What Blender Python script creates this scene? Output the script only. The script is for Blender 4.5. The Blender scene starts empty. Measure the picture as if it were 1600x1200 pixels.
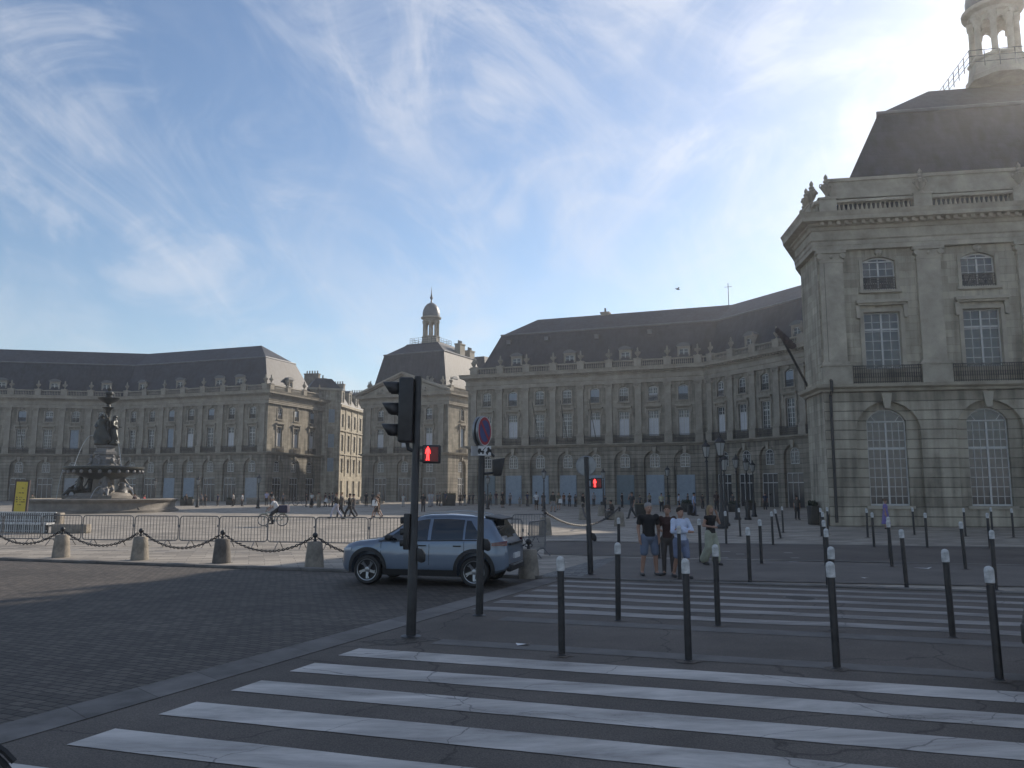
import bpy, bmesh, math, random
from mathutils import Vector, Matrix
from math import sin, cos, tan, pi, radians, atan2, sqrt
R = random.Random(7)
sc = bpy.context.scene
# ---------------------------------------------------------------- camera
CH, FPX, YH = 2.15, 1250.0, 763.0
TH = math.atan((YH - 600) / FPX)
cd = bpy.data.cameras.new('camera'); cam = bpy.data.objects.new('camera', cd)
sc.collection.objects.link(cam); sc.camera = cam
cam.location = (0, 0, CH); cam.rotation_euler = (pi / 2 + TH, 0, 0)
cd.sensor_width = 36; cd.lens = 36 * FPX / 1600; cd.clip_start = 0.1; cd.clip_end = 3000
# ---------------------------------------------------------------- light
SUN_EL, SUN_AZ = radians(25), radians(40.6)      # azimuth measured from +Y towards +X
sdir = Vector((sin(SUN_AZ) * cos(SUN_EL), cos(SUN_AZ) * cos(SUN_EL), sin(SUN_EL)))
sl = bpy.data.lights.new('sun', 'SUN'); sl.energy = 5.0; sl.angle = radians(0.53); sl.color = (1, .89, .75)
so = bpy.data.objects.new('sun', sl); sc.collection.objects.link(so)
so.rotation_euler = sdir.to_track_quat('Z', 'Y').to_euler(); so.location = (60, 60, 60)
vs = sc.view_settings; vs.view_transform = 'Standard'; vs.look = 'None'; vs.gamma = 1; vs.use_curve_mapping = False
vs.exposure = 0.3
sc.cycles.max_bounces = 6; sc.cycles.volume_bounces = 1

def world():
    w = bpy.data.worlds.new('World'); sc.world = w; w.use_nodes = True
    nt = w.node_tree; N = nt.nodes; L = nt.links; N.clear()
    def nd(t, **k):
        n = N.new(t)
        for a, b in k.items(): setattr(n, a, b)
        return n
    def m(op, a, b=None, c=None, clamp=False):
        n = nd('ShaderNodeMath', operation=op, use_clamp=clamp)
        for i, v in enumerate((a, b, c)):
            if v is None: continue
            if isinstance(v, (int, float)): n.inputs[i].default_value = v
            else: L.new(v, n.inputs[i])
        return n.outputs[0]
    def mixc(f, a, b):
        n = nd('ShaderNodeMix', data_type='RGBA')
        for i, v in ((0, f), (6, a), (7, b)):
            if isinstance(v, (int, float)): n.inputs[i].default_value = v
            elif isinstance(v, tuple): n.inputs[i].default_value = v
            else: L.new(v, n.inputs[i])
        return n.outputs[2]
    sky = nd('ShaderNodeTexSky', sky_type='NISHITA', sun_disc=False, sun_elevation=SUN_EL, sun_rotation=SUN_AZ,
             altitude=0, air_density=1.15, dust_density=.25, ozone_density=2.2)
    tc = nd('ShaderNodeTexCoord'); d = tc.outputs['Generated']
    sep = nd('ShaderNodeSeparateXYZ'); L.new(d, sep.inputs[0])
    X, Y, Z = sep.outputs
    u = m('ARCTAN2', X, Y); v = m('MULTIPLY', m('ARCSINE', Z), 1.15)
    dot = nd('ShaderNodeVectorMath', operation='DOT_PRODUCT'); L.new(d, dot.inputs[0]); dot.inputs[1].default_value = sdir
    cs = m('MAXIMUM', dot.outputs['Value'], 0.0)
    def wisp(rot, sx, sy, scale, detail, rough, off, dist=1.2):
        a = cos(rot); b = sin(rot)
        uu = m('MULTIPLY', m('ADD', m('MULTIPLY', u, a), m('MULTIPLY', v, b)), sx)
        vv = m('MULTIPLY', m('ADD', m('MULTIPLY', u, -b), m('MULTIPLY', v, a)), sy)
        c = nd('ShaderNodeCombineXYZ'); L.new(uu, c.inputs[0]); L.new(vv, c.inputs[1]); c.inputs[2].default_value = off
        t = nd('ShaderNodeTexNoise'); t.inputs['Scale'].default_value = scale; t.inputs['Detail'].default_value = detail
        t.inputs['Roughness'].default_value = rough; t.inputs['Distortion'].default_value = dist
        L.new(c.outputs[0], t.inputs['Vector']); return t.outputs['Fac']
    def ramp(x, a, b):
        n = nd('ShaderNodeMapRange', interpolation_type='SMOOTHERSTEP'); L.new(x, n.inputs[0])
        n.inputs[1].default_value = a; n.inputs[2].default_value = b; return n.outputs[0]
    # high thin cirrus: patches (big) broken into wisps that fall to the right in the south and rise towards the sun
    big = ramp(wisp(-0.6, 2.0, 3.4, 1.0, 3, .5, 4.6, .5), .30, .56)
    fin = ramp(wisp(-0.70, 2.6, 4.6, 1.0, 12, .64, 8.3, .9), .40, .76)
    mid = ramp(wisp(-0.3, 4.5, 6.0, 1.0, 11, .62, 2.2, 1.3), .38, .74)
    big2 = ramp(wisp(0.65, 1.6, 4.2, 1.0, 3, .5, 11.3, .5), .30, .56)
    fin2 = ramp(wisp(0.60, 3.0, 6.0, 1.0, 12, .64, 1.7, 1.2), .36, .80)
    side = ramp(u, -.02, .30)
    lft = m('MULTIPLY', m('ADD', m('MULTIPLY', big, .85), .15), m('ADD', m('MULTIPLY', fin, .58), m('MULTIPLY', mid, .55)))
    rgt = m('MULTIPLY', m('ADD', m('MULTIPLY', big2, .75), .25), m('ADD', m('ADD', m('MULTIPLY', fin2, .75), m('MULTIPLY', mid, .30)), .08))
    mxs = nd('ShaderNodeMix', data_type='FLOAT'); L.new(side, mxs.inputs[0]); L.new(lft, mxs.inputs[2]); L.new(rgt, mxs.inputs[3])
    sunside = ramp(cs, .86, .99)
    cov = m('ADD', m('MULTIPLY', mxs.outputs[0], 1.3), m('MULTIPLY', sunside, .22), clamp=True)
    horizon = ramp(Z, .20, .0)
    glow = m('ADD', m('MULTIPLY', m('POWER', cs, 16.0), 1.2), m('MULTIPLY', m('POWER', cs, 110.0), 7.0))
    br = m('ADD', 2.6, m('MULTIPLY', glow, 1.0))
    comb = nd('ShaderNodeCombineColor'); L.new(br, comb.inputs[0])
    L.new(m('MULTIPLY', br, 1.03), comb.inputs[1]); L.new(m('ADD', m('MULTIPLY', br, 1.02), .25), comb.inputs[2])
    hz = m('MULTIPLY', m('POWER', cs, 60.0), .45)          # thin bright veil round the sun
    cov2 = m('MAXIMUM', cov, hz)
    base = nd('ShaderNodeMix', data_type='RGBA', blend_type='MULTIPLY'); base.inputs[0].default_value = 1
    L.new(sky.outputs[0], base.inputs[6]); base.inputs[7].default_value = (.76, .76, .80, 1)
    low = mixc(m('MULTIPLY', horizon, .58), base.outputs[2], (2.9, 3.9, 5.1, 1))
    thin = nd('ShaderNodeMix', data_type='RGBA', blend_type='MULTIPLY'); L.new(m('MULTIPLY', cov2, .55), thin.inputs[0])
    L.new(low, thin.inputs[6]); thin.inputs[7].default_value = (.0, .0, .0, 1)
    addn = nd('ShaderNodeMix', data_type='RGBA', blend_type='ADD'); L.new(cov2, addn.inputs[0]); L.new(thin.outputs[2], addn.inputs[6]); L.new(comb.outputs[0], addn.inputs[7])
    col = addn.outputs[2]
    bg = nd('ShaderNodeBackground'); L.new(col, bg.inputs[0]); bg.inputs[1].default_value = 0.14
    out = nd('ShaderNodeOutputWorld'); L.new(bg.outputs[0], out.inputs[0])
world()

# ---------------------------------------------------------------- helpers
def ray(px, py):
    x = (px - 800) / FPX; y = (600 - py) / FPX
    return Vector((x, cos(TH) - y * sin(TH), sin(TH) + y * cos(TH)))
def G(px, py, z=0.0):
    d = ray(px, py); t = (z - CH) / d.z
    return Vector((d.x * t, d.y * t, z))
def at(px, py, Y):
    d = ray(px, py); t = Y / d.y
    return Vector((d.x * t, Y, CH + d.z * t))

def tag(o, label=None, cat=None, group=None, kind=None):
    if label: o['label'] = label
    if cat: o['category'] = cat
    if group: o['group'] = group
    if kind: o['kind'] = kind
    return o
def empty(name, loc=(0, 0, 0), rz=0.0, parent=None, **k):
    o = bpy.data.objects.new(name, None); sc.collection.objects.link(o)
    o.location = loc; o.rotation_euler = (0, 0, rz); o.parent = parent; o.empty_display_size = .2
    return tag(o, **k)
class Frame:
    """a building front: parts placed in it get the front's position and turn, and the building as parent"""
    def __init__(s, root, p, rz): s.root = root; s.p = p; s.rz = rz
def link(name, me, parent=None, loc=(0, 0, 0), rz=0.0, mat=None):
    if isinstance(parent, Frame):
        F = parent; c, s_ = cos(F.rz), sin(F.rz)
        loc = (F.p[0] + c * loc[0] - s_ * loc[1], F.p[1] + s_ * loc[0] + c * loc[1], loc[2]); rz += F.rz; parent = F.root
    o = bpy.data.objects.new(name, me); sc.collection.objects.link(o)
    o.parent = parent; o.location = loc; o.rotation_euler = (0, 0, rz)
    if mat is not None:
        if not me.materials: me.materials.append(None)
        o.material_slots[0].link = 'OBJECT'; o.material_slots[0].material = mat
    return o
def copy_tree(o, parent=None):
    c = o.copy(); sc.collection.objects.link(c); c.parent = parent
    for ch in list(o.children): copy_tree(ch, c)
    return c

class MB:
    def __init__(s): s.v = []; s.f = []
    def add(s, vs, fs, M=None):
        b = len(s.v)
        for p in vs:
            p = Vector(p)
            s.v.append(M @ p if M is not None else p)
        s.f += [tuple(i + b for i in f) for f in fs]
        return s
    def box(s, x0, x1, y0, y1, z0, z1, M=None):
        return s.add([(x0, y0, z0), (x1, y0, z0), (x1, y1, z0), (x0, y1, z0), (x0, y0, z1), (x1, y0, z1), (x1, y1, z1), (x0, y1, z1)],
                     [(0, 3, 2, 1), (4, 5, 6, 7), (0, 1, 5, 4), (1, 2, 6, 5), (2, 3, 7, 6), (3, 0, 4, 7)], M)
    def taper(s, cx, cy, z0, z1, w0, w1, d0=None, d1=None, M=None):
        d0 = w0 if d0 is None else d0; d1 = w1 if d1 is None else d1
        v = []
        for z, w, d in ((z0, w0, d0), (z1, w1, d1)):
            v += [(cx - w, cy - d, z), (cx + w, cy - d, z), (cx + w, cy + d, z), (cx - w, cy + d, z)]
        return s.add(v, [(0, 3, 2, 1), (4, 5, 6, 7), (0, 1, 5, 4), (1, 2, 6, 5), (2, 3, 7, 6), (3, 0, 4, 7)], M)
    def quad(s, a, b, c, d): return s.add([a, b, c, d], [(0, 1, 2, 3)])
    def lathe(s, prof, n=16, c=(0, 0, 0), M=None, cap=True, a0=0.0):
        v = []; f = []
        for r, z in prof:
            for i in range(n):
                a = a0 + 2 * pi * i / n
                v.append((c[0] + r * cos(a), c[1] + r * sin(a), c[2] + z))
        for j in range(len(prof) - 1):
            for i in range(n):
                k = (i + 1) % n
                f.append((j * n + i, j * n + k, (j + 1) * n + k, (j + 1) * n + i))
        if cap:
            f.append(tuple(reversed(range(n)))); f.append(tuple((len(prof) - 1) * n + i for i in range(n)))
        return s.add(v, f, M)
    def tube(s, pts, r, n=8, rs=None, closed=False):
        pts = [Vector(p) for p in pts]; m = len(pts); base = len(s.v); prev = None
        for i, p in enumerate(pts):
            a = pts[(i - 1) % m] if (closed or i > 0) else p
            b = pts[(i + 1) % m] if (closed or i < m - 1) else p
            t = (b - a).normalized()
            ref = prev if prev is not None else (Vector((0, 0, 1)) if abs(t.z) < .9 else Vector((1, 0, 0)))
            e1 = (ref - t * ref.dot(t))
            if e1.length < 1e-6: e1 = t.orthogonal()
            e1.normalize(); e2 = t.cross(e1); prev = e1
            rr = rs[i] if rs else r
            for k in range(n):
                q = 2 * pi * k / n
                s.v.append(p + e1 * (rr * cos(q)) + e2 * (rr * sin(q)))
        for i in range(m if closed else m - 1):
            j = (i + 1) % m
            for k in range(n):
                l = (k + 1) % n
                s.f.append((base + i * n + k, base + i * n + l, base + j * n + l, base + j * n + k))
        if not closed:
            s.f.append(tuple(base + k for k in reversed(range(n))))
            s.f.append(tuple(base + (m - 1) * n + k for k in range(n)))
        return s
    def ell(s, c, r, n=12, m=8, M=None):
        v = [(c[0], c[1], c[2] - r[2])]; f = []
        for j in range(1, m):
            a = -pi / 2 + pi * j / m
            for i in range(n):
                b = 2 * pi * i / n
                v.append((c[0] + r[0] * cos(a) * cos(b), c[1] + r[1] * cos(a) * sin(b), c[2] + r[2] * sin(a)))
        v.append((c[0], c[1], c[2] + r[2]))
        for i in range(n):
            f.append((0, 1 + (i + 1) % n, 1 + i))
            f.append((len(v) - 1, 1 + (m - 2) * n + i, 1 + (m - 2) * n + (i + 1) % n))
        for j in range(m - 2):
            for i in range(n):
                k = (i + 1) % n
                f.append((1 + j * n + i, 1 + j * n + k, 1 + (j + 1) * n + k, 1 + (j + 1) * n + i))
        return s.add(v, f, M)
    def cap(s, a, b, ra, rb, n=10):
        a = Vector(a); b = Vector(b); d = b - a; L_ = d.length
        if L_ < 1e-5: return s.ell(a, (ra, ra, ra), n)
        t = d / L_; pts = []; rs = []
        for q in (-.95, -.75, -.4, 0): pts.append(a + t * (ra * q)); rs.append(ra * sqrt(max(1 - q * q, .02)))
        for q in (0, .4, .75, .95): pts.append(b + t * (rb * q)); rs.append(rb * sqrt(max(1 - q * q, .02)))
        return s.tube(pts, 0, n, rs)
    def prism(s, poly, y0, y1, M=None):       # polygon in x,z extruded along y
        n = len(poly)
        v = [(x, y0, z) for x, z in poly] + [(x, y1, z) for x, z in poly]
        f = [tuple(range(n)), tuple(reversed(range(n, 2 * n)))] + [(i, i + n, (i + 1) % n + n, (i + 1) % n) for i in range(n)]
        return s.add(v, f, M)
    def slab(s, poly, z0, z1):                # polygon in x,y extruded along z
        n = len(poly)
        v = [(p[0], p[1], z0) for p in poly] + [(p[0], p[1], z1) for p in poly]
        f = [tuple(reversed(range(n))), tuple(range(n, 2 * n))] + [(i, (i + 1) % n, (i + 1) % n + n, i + n) for i in range(n)]
        return s.add(v, f)
    def mesh(s, name, mat=None, smooth=False, recalc=True):
        me = bpy.data.meshes.new(name); me.from_pydata([tuple(p) for p in s.v], [], s.f)
        if recalc:
            bm = bmesh.new(); bm.from_mesh(me); bmesh.ops.recalc_face_normals(bm, faces=bm.faces); bm.to_mesh(me); bm.free()
        if smooth:
            for p in me.polygons: p.use_smooth = True
            if smooth != 'all':
                try: me.set_sharp_from_angle(angle=radians(40))
                except Exception: pass
        if mat: me.materials.append(mat)
        me.update(); return me
    def build(s, name, mat=None, parent=None, smooth=False, loc=(0, 0, 0), rz=0.0, recalc=True):
        return link(name, s.mesh(name, mat, smooth, recalc), parent, loc, rz)

def modded(mb, mods, name, mat=None, smooth=True):
    """bake modifiers into a new mesh"""
    me = mb.mesh('tmp'); o = bpy.data.objects.new('tmp', me); sc.collection.objects.link(o)
    for t, kw in mods:
        md = o.modifiers.new(t, t)
        for k, v in kw.items(): setattr(md, k, v)
    dg = bpy.context.evaluated_depsgraph_get(); dg.update()
    out = bpy.data.meshes.new_from_object(o.evaluated_get(dg)); out.name = name
    bpy.data.objects.remove(o); bpy.data.meshes.remove(me)
    out.materials.clear()
    if mat: out.materials.append(mat)
    if smooth:
        for p in out.polygons: p.use_smooth = True
    return out
def fuse(mb, vox, name, mat=None, it=3):
    return modded(mb, [('REMESH', dict(mode='VOXEL', voxel_size=vox)), ('SMOOTH', dict(factor=.5, iterations=it))], name, mat)

# ---------------------------------------------------------------- materials
def mat(name, base, rough=.7, metal=0.0, var=.0, vscale=3.0, bump=0.0, bscale=20.0, base2=None, dark=None, coat=0.0, spec=.5, emis=None, es=0.0, coord='Object'):
    m = bpy.data.materials.new(name); m.use_nodes = True; nt = m.node_tree; N = nt.nodes; L = nt.links
    p = N['Principled BSDF']; p.inputs['Roughness'].default_value = rough; p.inputs['Metallic'].default_value = metal
    p.inputs['Specular IOR Level'].default_value = spec
    if coat: p.inputs['Coat Weight'].default_value = coat; p.inputs['Coat Roughness'].default_value = .05
    p.inputs['Base Color'].default_value = (*base, 1)
    if emis: p.inputs['Emission Color'].default_value = (*emis, 1); p.inputs['Emission Strength'].default_value = es
    tc = N.new('ShaderNodeTexCoord')
    if var or base2:
        t = N.new('ShaderNodeTexNoise'); t.inputs['Scale'].default_value = vscale; t.inputs['Detail'].default_value = 6; t.inputs['Roughness'].default_value = .65
        L.new(tc.outputs[coord], t.inputs['Vector'])
        mr = N.new('ShaderNodeMapRange'); mr.inputs[1].default_value = .3; mr.inputs[2].default_value = .7; L.new(t.outputs['Fac'], mr.inputs[0])
        mx = N.new('ShaderNodeMix'); mx.data_type = 'RGBA'; L.new(mr.outputs[0], mx.inputs[0])
        b2 = base2 or tuple(c * (1 - var) for c in base)
        mx.inputs[6].default_value = (*b2, 1); mx.inputs[7].default_value = (*(tuple(c * (1 + var * .5) for c in base) if not base2 else base), 1)
        L.new(mx.outputs[2], p.inputs['Base Color'])
    if bump:
        t2 = N.new('ShaderNodeTexNoise'); t2.inputs['Scale'].default_value = bscale; t2.inputs['Detail'].default_value = 5
        L.new(tc.outputs[coord], t2.inputs['Vector'])
        b = N.new('ShaderNodeBump'); b.inputs['Strength'].default_value = bump; b.inputs['Distance'].default_value = .02
        L.new(t2.outputs['Fac'], b.inputs['Height']); L.new(b.outputs[0], p.inputs['Normal'])
    return m

def stone_mat(name, base, joint=True, rustic=False, cw=.9, rh=.45, stain=.5):
    """limestone: block courses (x along the wall, z up), block to block tone, soot stains, vertical runs"""
    m = bpy.data.materials.new(name); m.use_nodes = True; nt = m.node_tree; N = nt.nodes; L = nt.links
    p = N['Principled BSDF']; p.inputs['Roughness'].default_value = .85; p.inputs['Specular IOR Level'].default_value = .25
    tc = N.new('ShaderNodeTexCoord'); sp = N.new('ShaderNodeSeparateXYZ'); L.new(tc.outputs['Object'], sp.inputs[0])
    ad = N.new('ShaderNodeMath'); ad.operation = 'ADD'; L.new(sp.outputs[0], ad.inputs[0]); L.new(sp.outputs[1], ad.inputs[1])
    cb = N.new('ShaderNodeCombineXYZ'); L.new(ad.outputs[0], cb.inputs[0]); L.new(sp.outputs[2], cb.inputs[1])
    br = N.new('ShaderNodeTexBrick'); L.new(cb.outputs[0], br.inputs['Vector'])
    br.inputs['Scale'].default_value = 1; br.inputs['Brick Width'].default_value = cw; br.inputs['Row Height'].default_value = rh
    br.inputs['Mortar Size'].default_value = .03 if rustic else .012; br.inputs['Mortar Smooth'].default_value = .3
    c1 = base; c2 = tuple(c * .72 for c in base); mo = tuple(c * (.42 if rustic else .62) for c in base)
    br.inputs['Color1'].default_value = (*c1, 1); br.inputs['Color2'].default_value = (*c2, 1); br.inputs['Mortar'].default_value = (*mo, 1)
    n1 = N.new('ShaderNodeTexNoise'); n1.inputs['Scale'].default_value = .35; n1.inputs['Detail'].default_value = 8; n1.inputs['Roughness'].default_value = .7
    L.new(tc.outputs['Object'], n1.inputs['Vector'])
    mp = N.new('ShaderNodeMapping'); mp.inputs['Scale'].default_value = (2.2, 2.2, .18); L.new(tc.outputs['Object'], mp.inputs[0])
    n2 = N.new('ShaderNodeTexNoise'); n2.inputs['Scale'].default_value = 1.0; n2.inputs['Detail'].default_value = 6; L.new(mp.outputs[0], n2.inputs['Vector'])
    mu = N.new('ShaderNodeMath'); mu.operation = 'MULTIPLY'; L.new(n1.outputs['Fac'], mu.inputs[0]); L.new(n2.outputs['Fac'], mu.inputs[1])
    mr = N.new('ShaderNodeMapRange'); mr.inputs[1].default_value = .16; mr.inputs[2].default_value = .36; mr.inputs[3].default_value = 1.15; mr.inputs[4].default_value = 1 - stain
    L.new(mu.outputs[0], mr.inputs[0])
    mx = N.new('ShaderNodeMix'); mx.data_type = 'RGBA'; mx.blend_type = 'MULTIPLY'; mx.inputs[0].default_value = 1
    L.new(br.outputs['Color'], mx.inputs[6]); L.new(mr.outputs[0], mx.inputs[7]); L.new(mx.outputs[2], p.inputs['Base Color'])
    b = N.new('ShaderNodeBump'); b.inputs['Strength'].default_value = .8; b.inputs['Distance'].default_value = .06 if rustic else .01; b.invert = True
    L.new(br.outputs['Fac'], b.inputs['Height'])
    n3 = N.new('ShaderNodeTexNoise'); n3.inputs['Scale'].default_value = 9; n3.inputs['Detail'].default_value = 6; L.new(tc.outputs['Object'], n3.inputs['Vector'])
    b2 = N.new('ShaderNodeBump'); b2.inputs['Strength'].default_value = .35; b2.inputs['Distance'].default_value = .02
    L.new(n3.outputs['Fac'], b2.inputs['Height']); L.new(b.outputs[0], b2.inputs['Normal']); L.new(b2.outputs[0], p.inputs['Normal'])
    return m

def setts_mat(name, base, joint, bw=.22, rh=.14, rot=0.0, bumpd=.02, mort=.012, rough=.75, patch=.35, mist=0.0):
    m = bpy.data.materials.new(name); m.use_nodes = True; nt = m.node_tree; N = nt.nodes; L = nt.links
    p = N['Principled BSDF']; p.inputs['Roughness'].default_value = rough; p.inputs['Specular IOR Level'].default_value = .35
    tc = N.new('ShaderNodeTexCoord'); mp = N.new('ShaderNodeMapping'); mp.inputs['Rotation'].default_value = (0, 0, rot)
    L.new(tc.outputs['Object'], mp.inputs[0])
    wn = N.new('ShaderNodeTexNoise'); wn.inputs['Scale'].default_value = .9; wn.inputs['Detail'].default_value = 3; L.new(mp.outputs[0], wn.inputs['Vector'])
    va = N.new('ShaderNodeVectorMath'); va.operation = 'MULTIPLY_ADD'; L.new(wn.outputs['Color'], va.inputs[0]); va.inputs[1].default_value = (.12, .12, 0); L.new(mp.outputs[0], va.inputs[2])
    br = N.new('ShaderNodeTexBrick'); L.new(va.outputs[0], br.inputs['Vector'])
    br.inputs['Scale'].default_value = 1; br.inputs['Brick Width'].default_value = bw; br.inputs['Row Height'].default_value = rh
    br.inputs['Mortar Size'].default_value = mort; br.inputs['Mortar Smooth'].default_value = .6
    br.inputs['Color1'].default_value = (*[c * 1.25 for c in base], 1); br.inputs['Color2'].default_value = (*[c * .7 for c in base], 1)
    br.inputs['Mortar'].default_value = (*joint, 1)
    n1 = N.new('ShaderNodeTexNoise'); n1.inputs['Scale'].default_value = .28; n1.inputs['Detail'].default_value = 9; n1.inputs['Roughness'].default_value = .68
    L.new(tc.outputs['Object'], n1.inputs['Vector'])
    mr = N.new('ShaderNodeMapRange'); mr.inputs[1].default_value = .3; mr.inputs[2].default_value = .7; mr.inputs[3].default_value = 1 - patch; mr.inputs[4].default_value = 1 + patch
    L.new(n1.outputs['Fac'], mr.inputs[0])
    mx = N.new('ShaderNodeMix'); mx.data_type = 'RGBA'; mx.blend_type = 'MULTIPLY'; mx.inputs[0].default_value = 1
    L.new(br.outputs['Color'], mx.inputs[6]); L.new(mr.outputs[0], mx.inputs[7]); L.new(mx.outputs[2], p.inputs['Base Color'])
    b = N.new('ShaderNodeBump'); b.inputs['Strength'].default_value = .7; b.inputs['Distance'].default_value = bumpd; b.invert = True
    L.new(br.outputs['Fac'], b.inputs['Height'])
    n3 = N.new('ShaderNodeTexNoise'); n3.inputs['Scale'].default_value = 14; n3.inputs['Detail'].default_value = 4; L.new(tc.outputs['Object'], n3.inputs['Vector'])
    b2 = N.new('ShaderNodeBump'); b2.inputs['Strength'].default_value = .5; b2.inputs['Distance'].default_value = .02
    L.new(n3.outputs['Fac'], b2.inputs['Height']); L.new(b.outputs[0], b2.inputs['Normal']); L.new(b2.outputs[0], p.inputs['Normal'])
    return m

def asphalt_mat(name, base, cracks=True):
    m = bpy.data.materials.new(name); m.use_nodes = True; nt = m.node_tree; N = nt.nodes; L = nt.links
    p = N['Principled BSDF']; p.inputs['Roughness'].default_value = .8; p.inputs['Specular IOR Level'].default_value = .35
    tc = N.new('ShaderNodeTexCoord')
    n1 = N.new('ShaderNodeTexNoise'); n1.inputs['Scale'].default_value = .45; n1.inputs['Detail'].default_value = 8; n1.inputs['Roughness'].default_value = .65; L.new(tc.outputs['Object'], n1.inputs['Vector'])
    n2 = N.new('ShaderNodeTexNoise'); n2.inputs['Scale'].default_value = 70; n2.inputs['Detail'].default_value = 3; L.new(tc.outputs['Object'], n2.inputs['Vector'])
    mr = N.new('ShaderNodeMapRange'); mr.inputs[1].default_value = .32; mr.inputs[2].default_value = .68; mr.inputs[3].default_value = .72; mr.inputs[4].default_value = 1.3; L.new(n1.outputs['Fac'], mr.inputs[0])
    mr2 = N.new('ShaderNodeMapRange'); mr2.inputs[1].default_value = .35; mr2.inputs[2].default_value = .65; mr2.inputs[3].default_value = .7; mr2.inputs[4].default_value = 1.35; L.new(n2.outputs['Fac'], mr2.inputs[0])
    mu = N.new('ShaderNodeMath'); mu.operation = 'MULTIPLY'; L.new(mr.outputs[0], mu.inputs[0]); L.new(mr2.outputs[0], mu.inputs[1])
    vo = N.new('ShaderNodeTexVoronoi'); vo.feature = 'DISTANCE_TO_EDGE'; vo.inputs['Scale'].default_value = .33
    wn = N.new('ShaderNodeTexNoise'); wn.inputs['Scale'].default_value = 1.6; wn.inputs['Detail'].default_value = 6; L.new(tc.outputs['Object'], wn.inputs['Vector'])
    va = N.new('ShaderNodeVectorMath'); va.operation = 'MULTIPLY_ADD'; L.new(wn.outputs['Color'], va.inputs[0]); va.inputs[1].default_value = (.7, .7, 0); L.new(tc.outputs['Object'], va.inputs[2])
    L.new(va.outputs[0], vo.inputs['Vector'])
    cr = N.new('ShaderNodeMapRange'); cr.inputs[1].default_value = .0; cr.inputs[2].default_value = .006; cr.inputs[3].default_value = .45 if cracks else 1; L.new(vo.outputs['Distance'], cr.inputs[0])
    mu2 = N.new('ShaderNodeMath'); mu2.operation = 'MULTIPLY'; L.new(mu.outputs[0], mu2.inputs[0]); L.new(cr.outputs[0], mu2.inputs[1])
    mx = N.new('ShaderNodeMix'); mx.data_type = 'RGBA'; mx.blend_type = 'MULTIPLY'; mx.inputs[0].default_value = 1
    mx.inputs[6].default_value = (*base, 1); L.new(mu2.outputs[0], mx.inputs[7]); L.new(mx.outputs[2], p.inputs['Base Color'])
    b = N.new('ShaderNodeBump'); b.inputs['Strength'].default_value = .5; b.inputs['Distance'].default_value = .008
    L.new(n2.outputs['Fac'], b.inputs['Height']); L.new(b.outputs[0], p.inputs['Normal'])
    return m

def paint_mat(name, base, worn=.5, under=(.05, .05, .052)):
    """road paint, worn through in patches and scratches"""
    m = bpy.data.materials.new(name); m.use_nodes = True; nt = m.node_tree; N = nt.nodes; L = nt.links
    p = N['Principled BSDF']; p.inputs['Roughness'].default_value = .65
    tc = N.new('ShaderNodeTexCoord')
    n1 = N.new('ShaderNodeTexNoise'); n1.inputs['Scale'].default_value = 1.1; n1.inputs['Detail'].default_value = 10; n1.inputs['Roughness'].default_value = .72; n1.inputs['Distortion'].default_value = .4
    mpg = N.new('ShaderNodeMapping'); mpg.inputs['Rotation'].default_value = (0, 0, .30); mpg.inputs['Scale'].default_value = (.42, 1.7, 1); L.new(tc.outputs['Object'], mpg.inputs[0]); L.new(mpg.outputs[0], n1.inputs['Vector'])
    n2 = N.new('ShaderNodeTexNoise'); n2.inputs['Scale'].default_value = 38; n2.inputs['Detail'].default_value = 5; n2.inputs['Roughness'].default_value = .7; L.new(tc.outputs['Object'], n2.inputs['Vector'])
    dm = N.new('ShaderNodeMapRange'); dm.inputs[1].default_value = .38; dm.inputs[2].default_value = .66; dm.inputs[3].default_value = .50; dm.inputs[4].default_value = 1.12; L.new(n1.outputs['Fac'], dm.inputs[0])
    mx = N.new('ShaderNodeMix'); mx.data_type = 'RGBA'; mx.blend_type = 'MULTIPLY'; mx.inputs[0].default_value = 1
    mx.inputs[6].default_value = (*base, 1); L.new(dm.outputs[0], mx.inputs[7])
    s = N.new('ShaderNodeMath'); s.operation = 'MULTIPLY_ADD'; L.new(n1.outputs['Fac'], s.inputs[0]); s.inputs[1].default_value = 1.3; L.new(n2.outputs['Fac'], s.inputs[2])
    wr = N.new('ShaderNodeMapRange'); wr.inputs[1].default_value = .78 + (worn - .5) * .5; wr.inputs[2].default_value = .95 + (worn - .5) * .5; L.new(s.outputs[0], wr.inputs[0])
    vo = N.new('ShaderNodeTexVoronoi'); vo.feature = 'DISTANCE_TO_EDGE'; vo.inputs['Scale'].default_value = .35
    wn = N.new('ShaderNodeTexNoise'); wn.inputs['Scale'].default_value = 1.3; wn.inputs['Detail'].default_value = 7; L.new(tc.outputs['Object'], wn.inputs['Vector'])
    va = N.new('ShaderNodeVectorMath'); va.operation = 'MULTIPLY_ADD'; L.new(wn.outputs['Color'], va.inputs[0]); va.inputs[1].default_value = (.6, .6, 0); L.new(tc.outputs['Object'], va.inputs[2])
    L.new(va.outputs[0], vo.inputs['Vector'])
    cr = N.new('ShaderNodeMapRange'); cr.inputs[1].default_value = .0005; cr.inputs[2].default_value = .003; cr.inputs[3].default_value = .35; L.new(vo.outputs['Distance'], cr.inputs[0])
    mm = N.new('ShaderNodeMath'); mm.operation = 'MULTIPLY'; L.new(wr.outputs[0], mm.inputs[0]); L.new(cr.outputs[0], mm.inputs[1])
    mx2 = N.new('ShaderNodeMix'); mx2.data_type = 'RGBA'; L.new(mm.outputs[0], mx2.inputs[0]); mx2.inputs[6].default_value = (*under, 1); L.new(mx.outputs[2], mx2.inputs[7])
    L.new(mx2.outputs[2], p.inputs['Base Color']); return m

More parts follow.
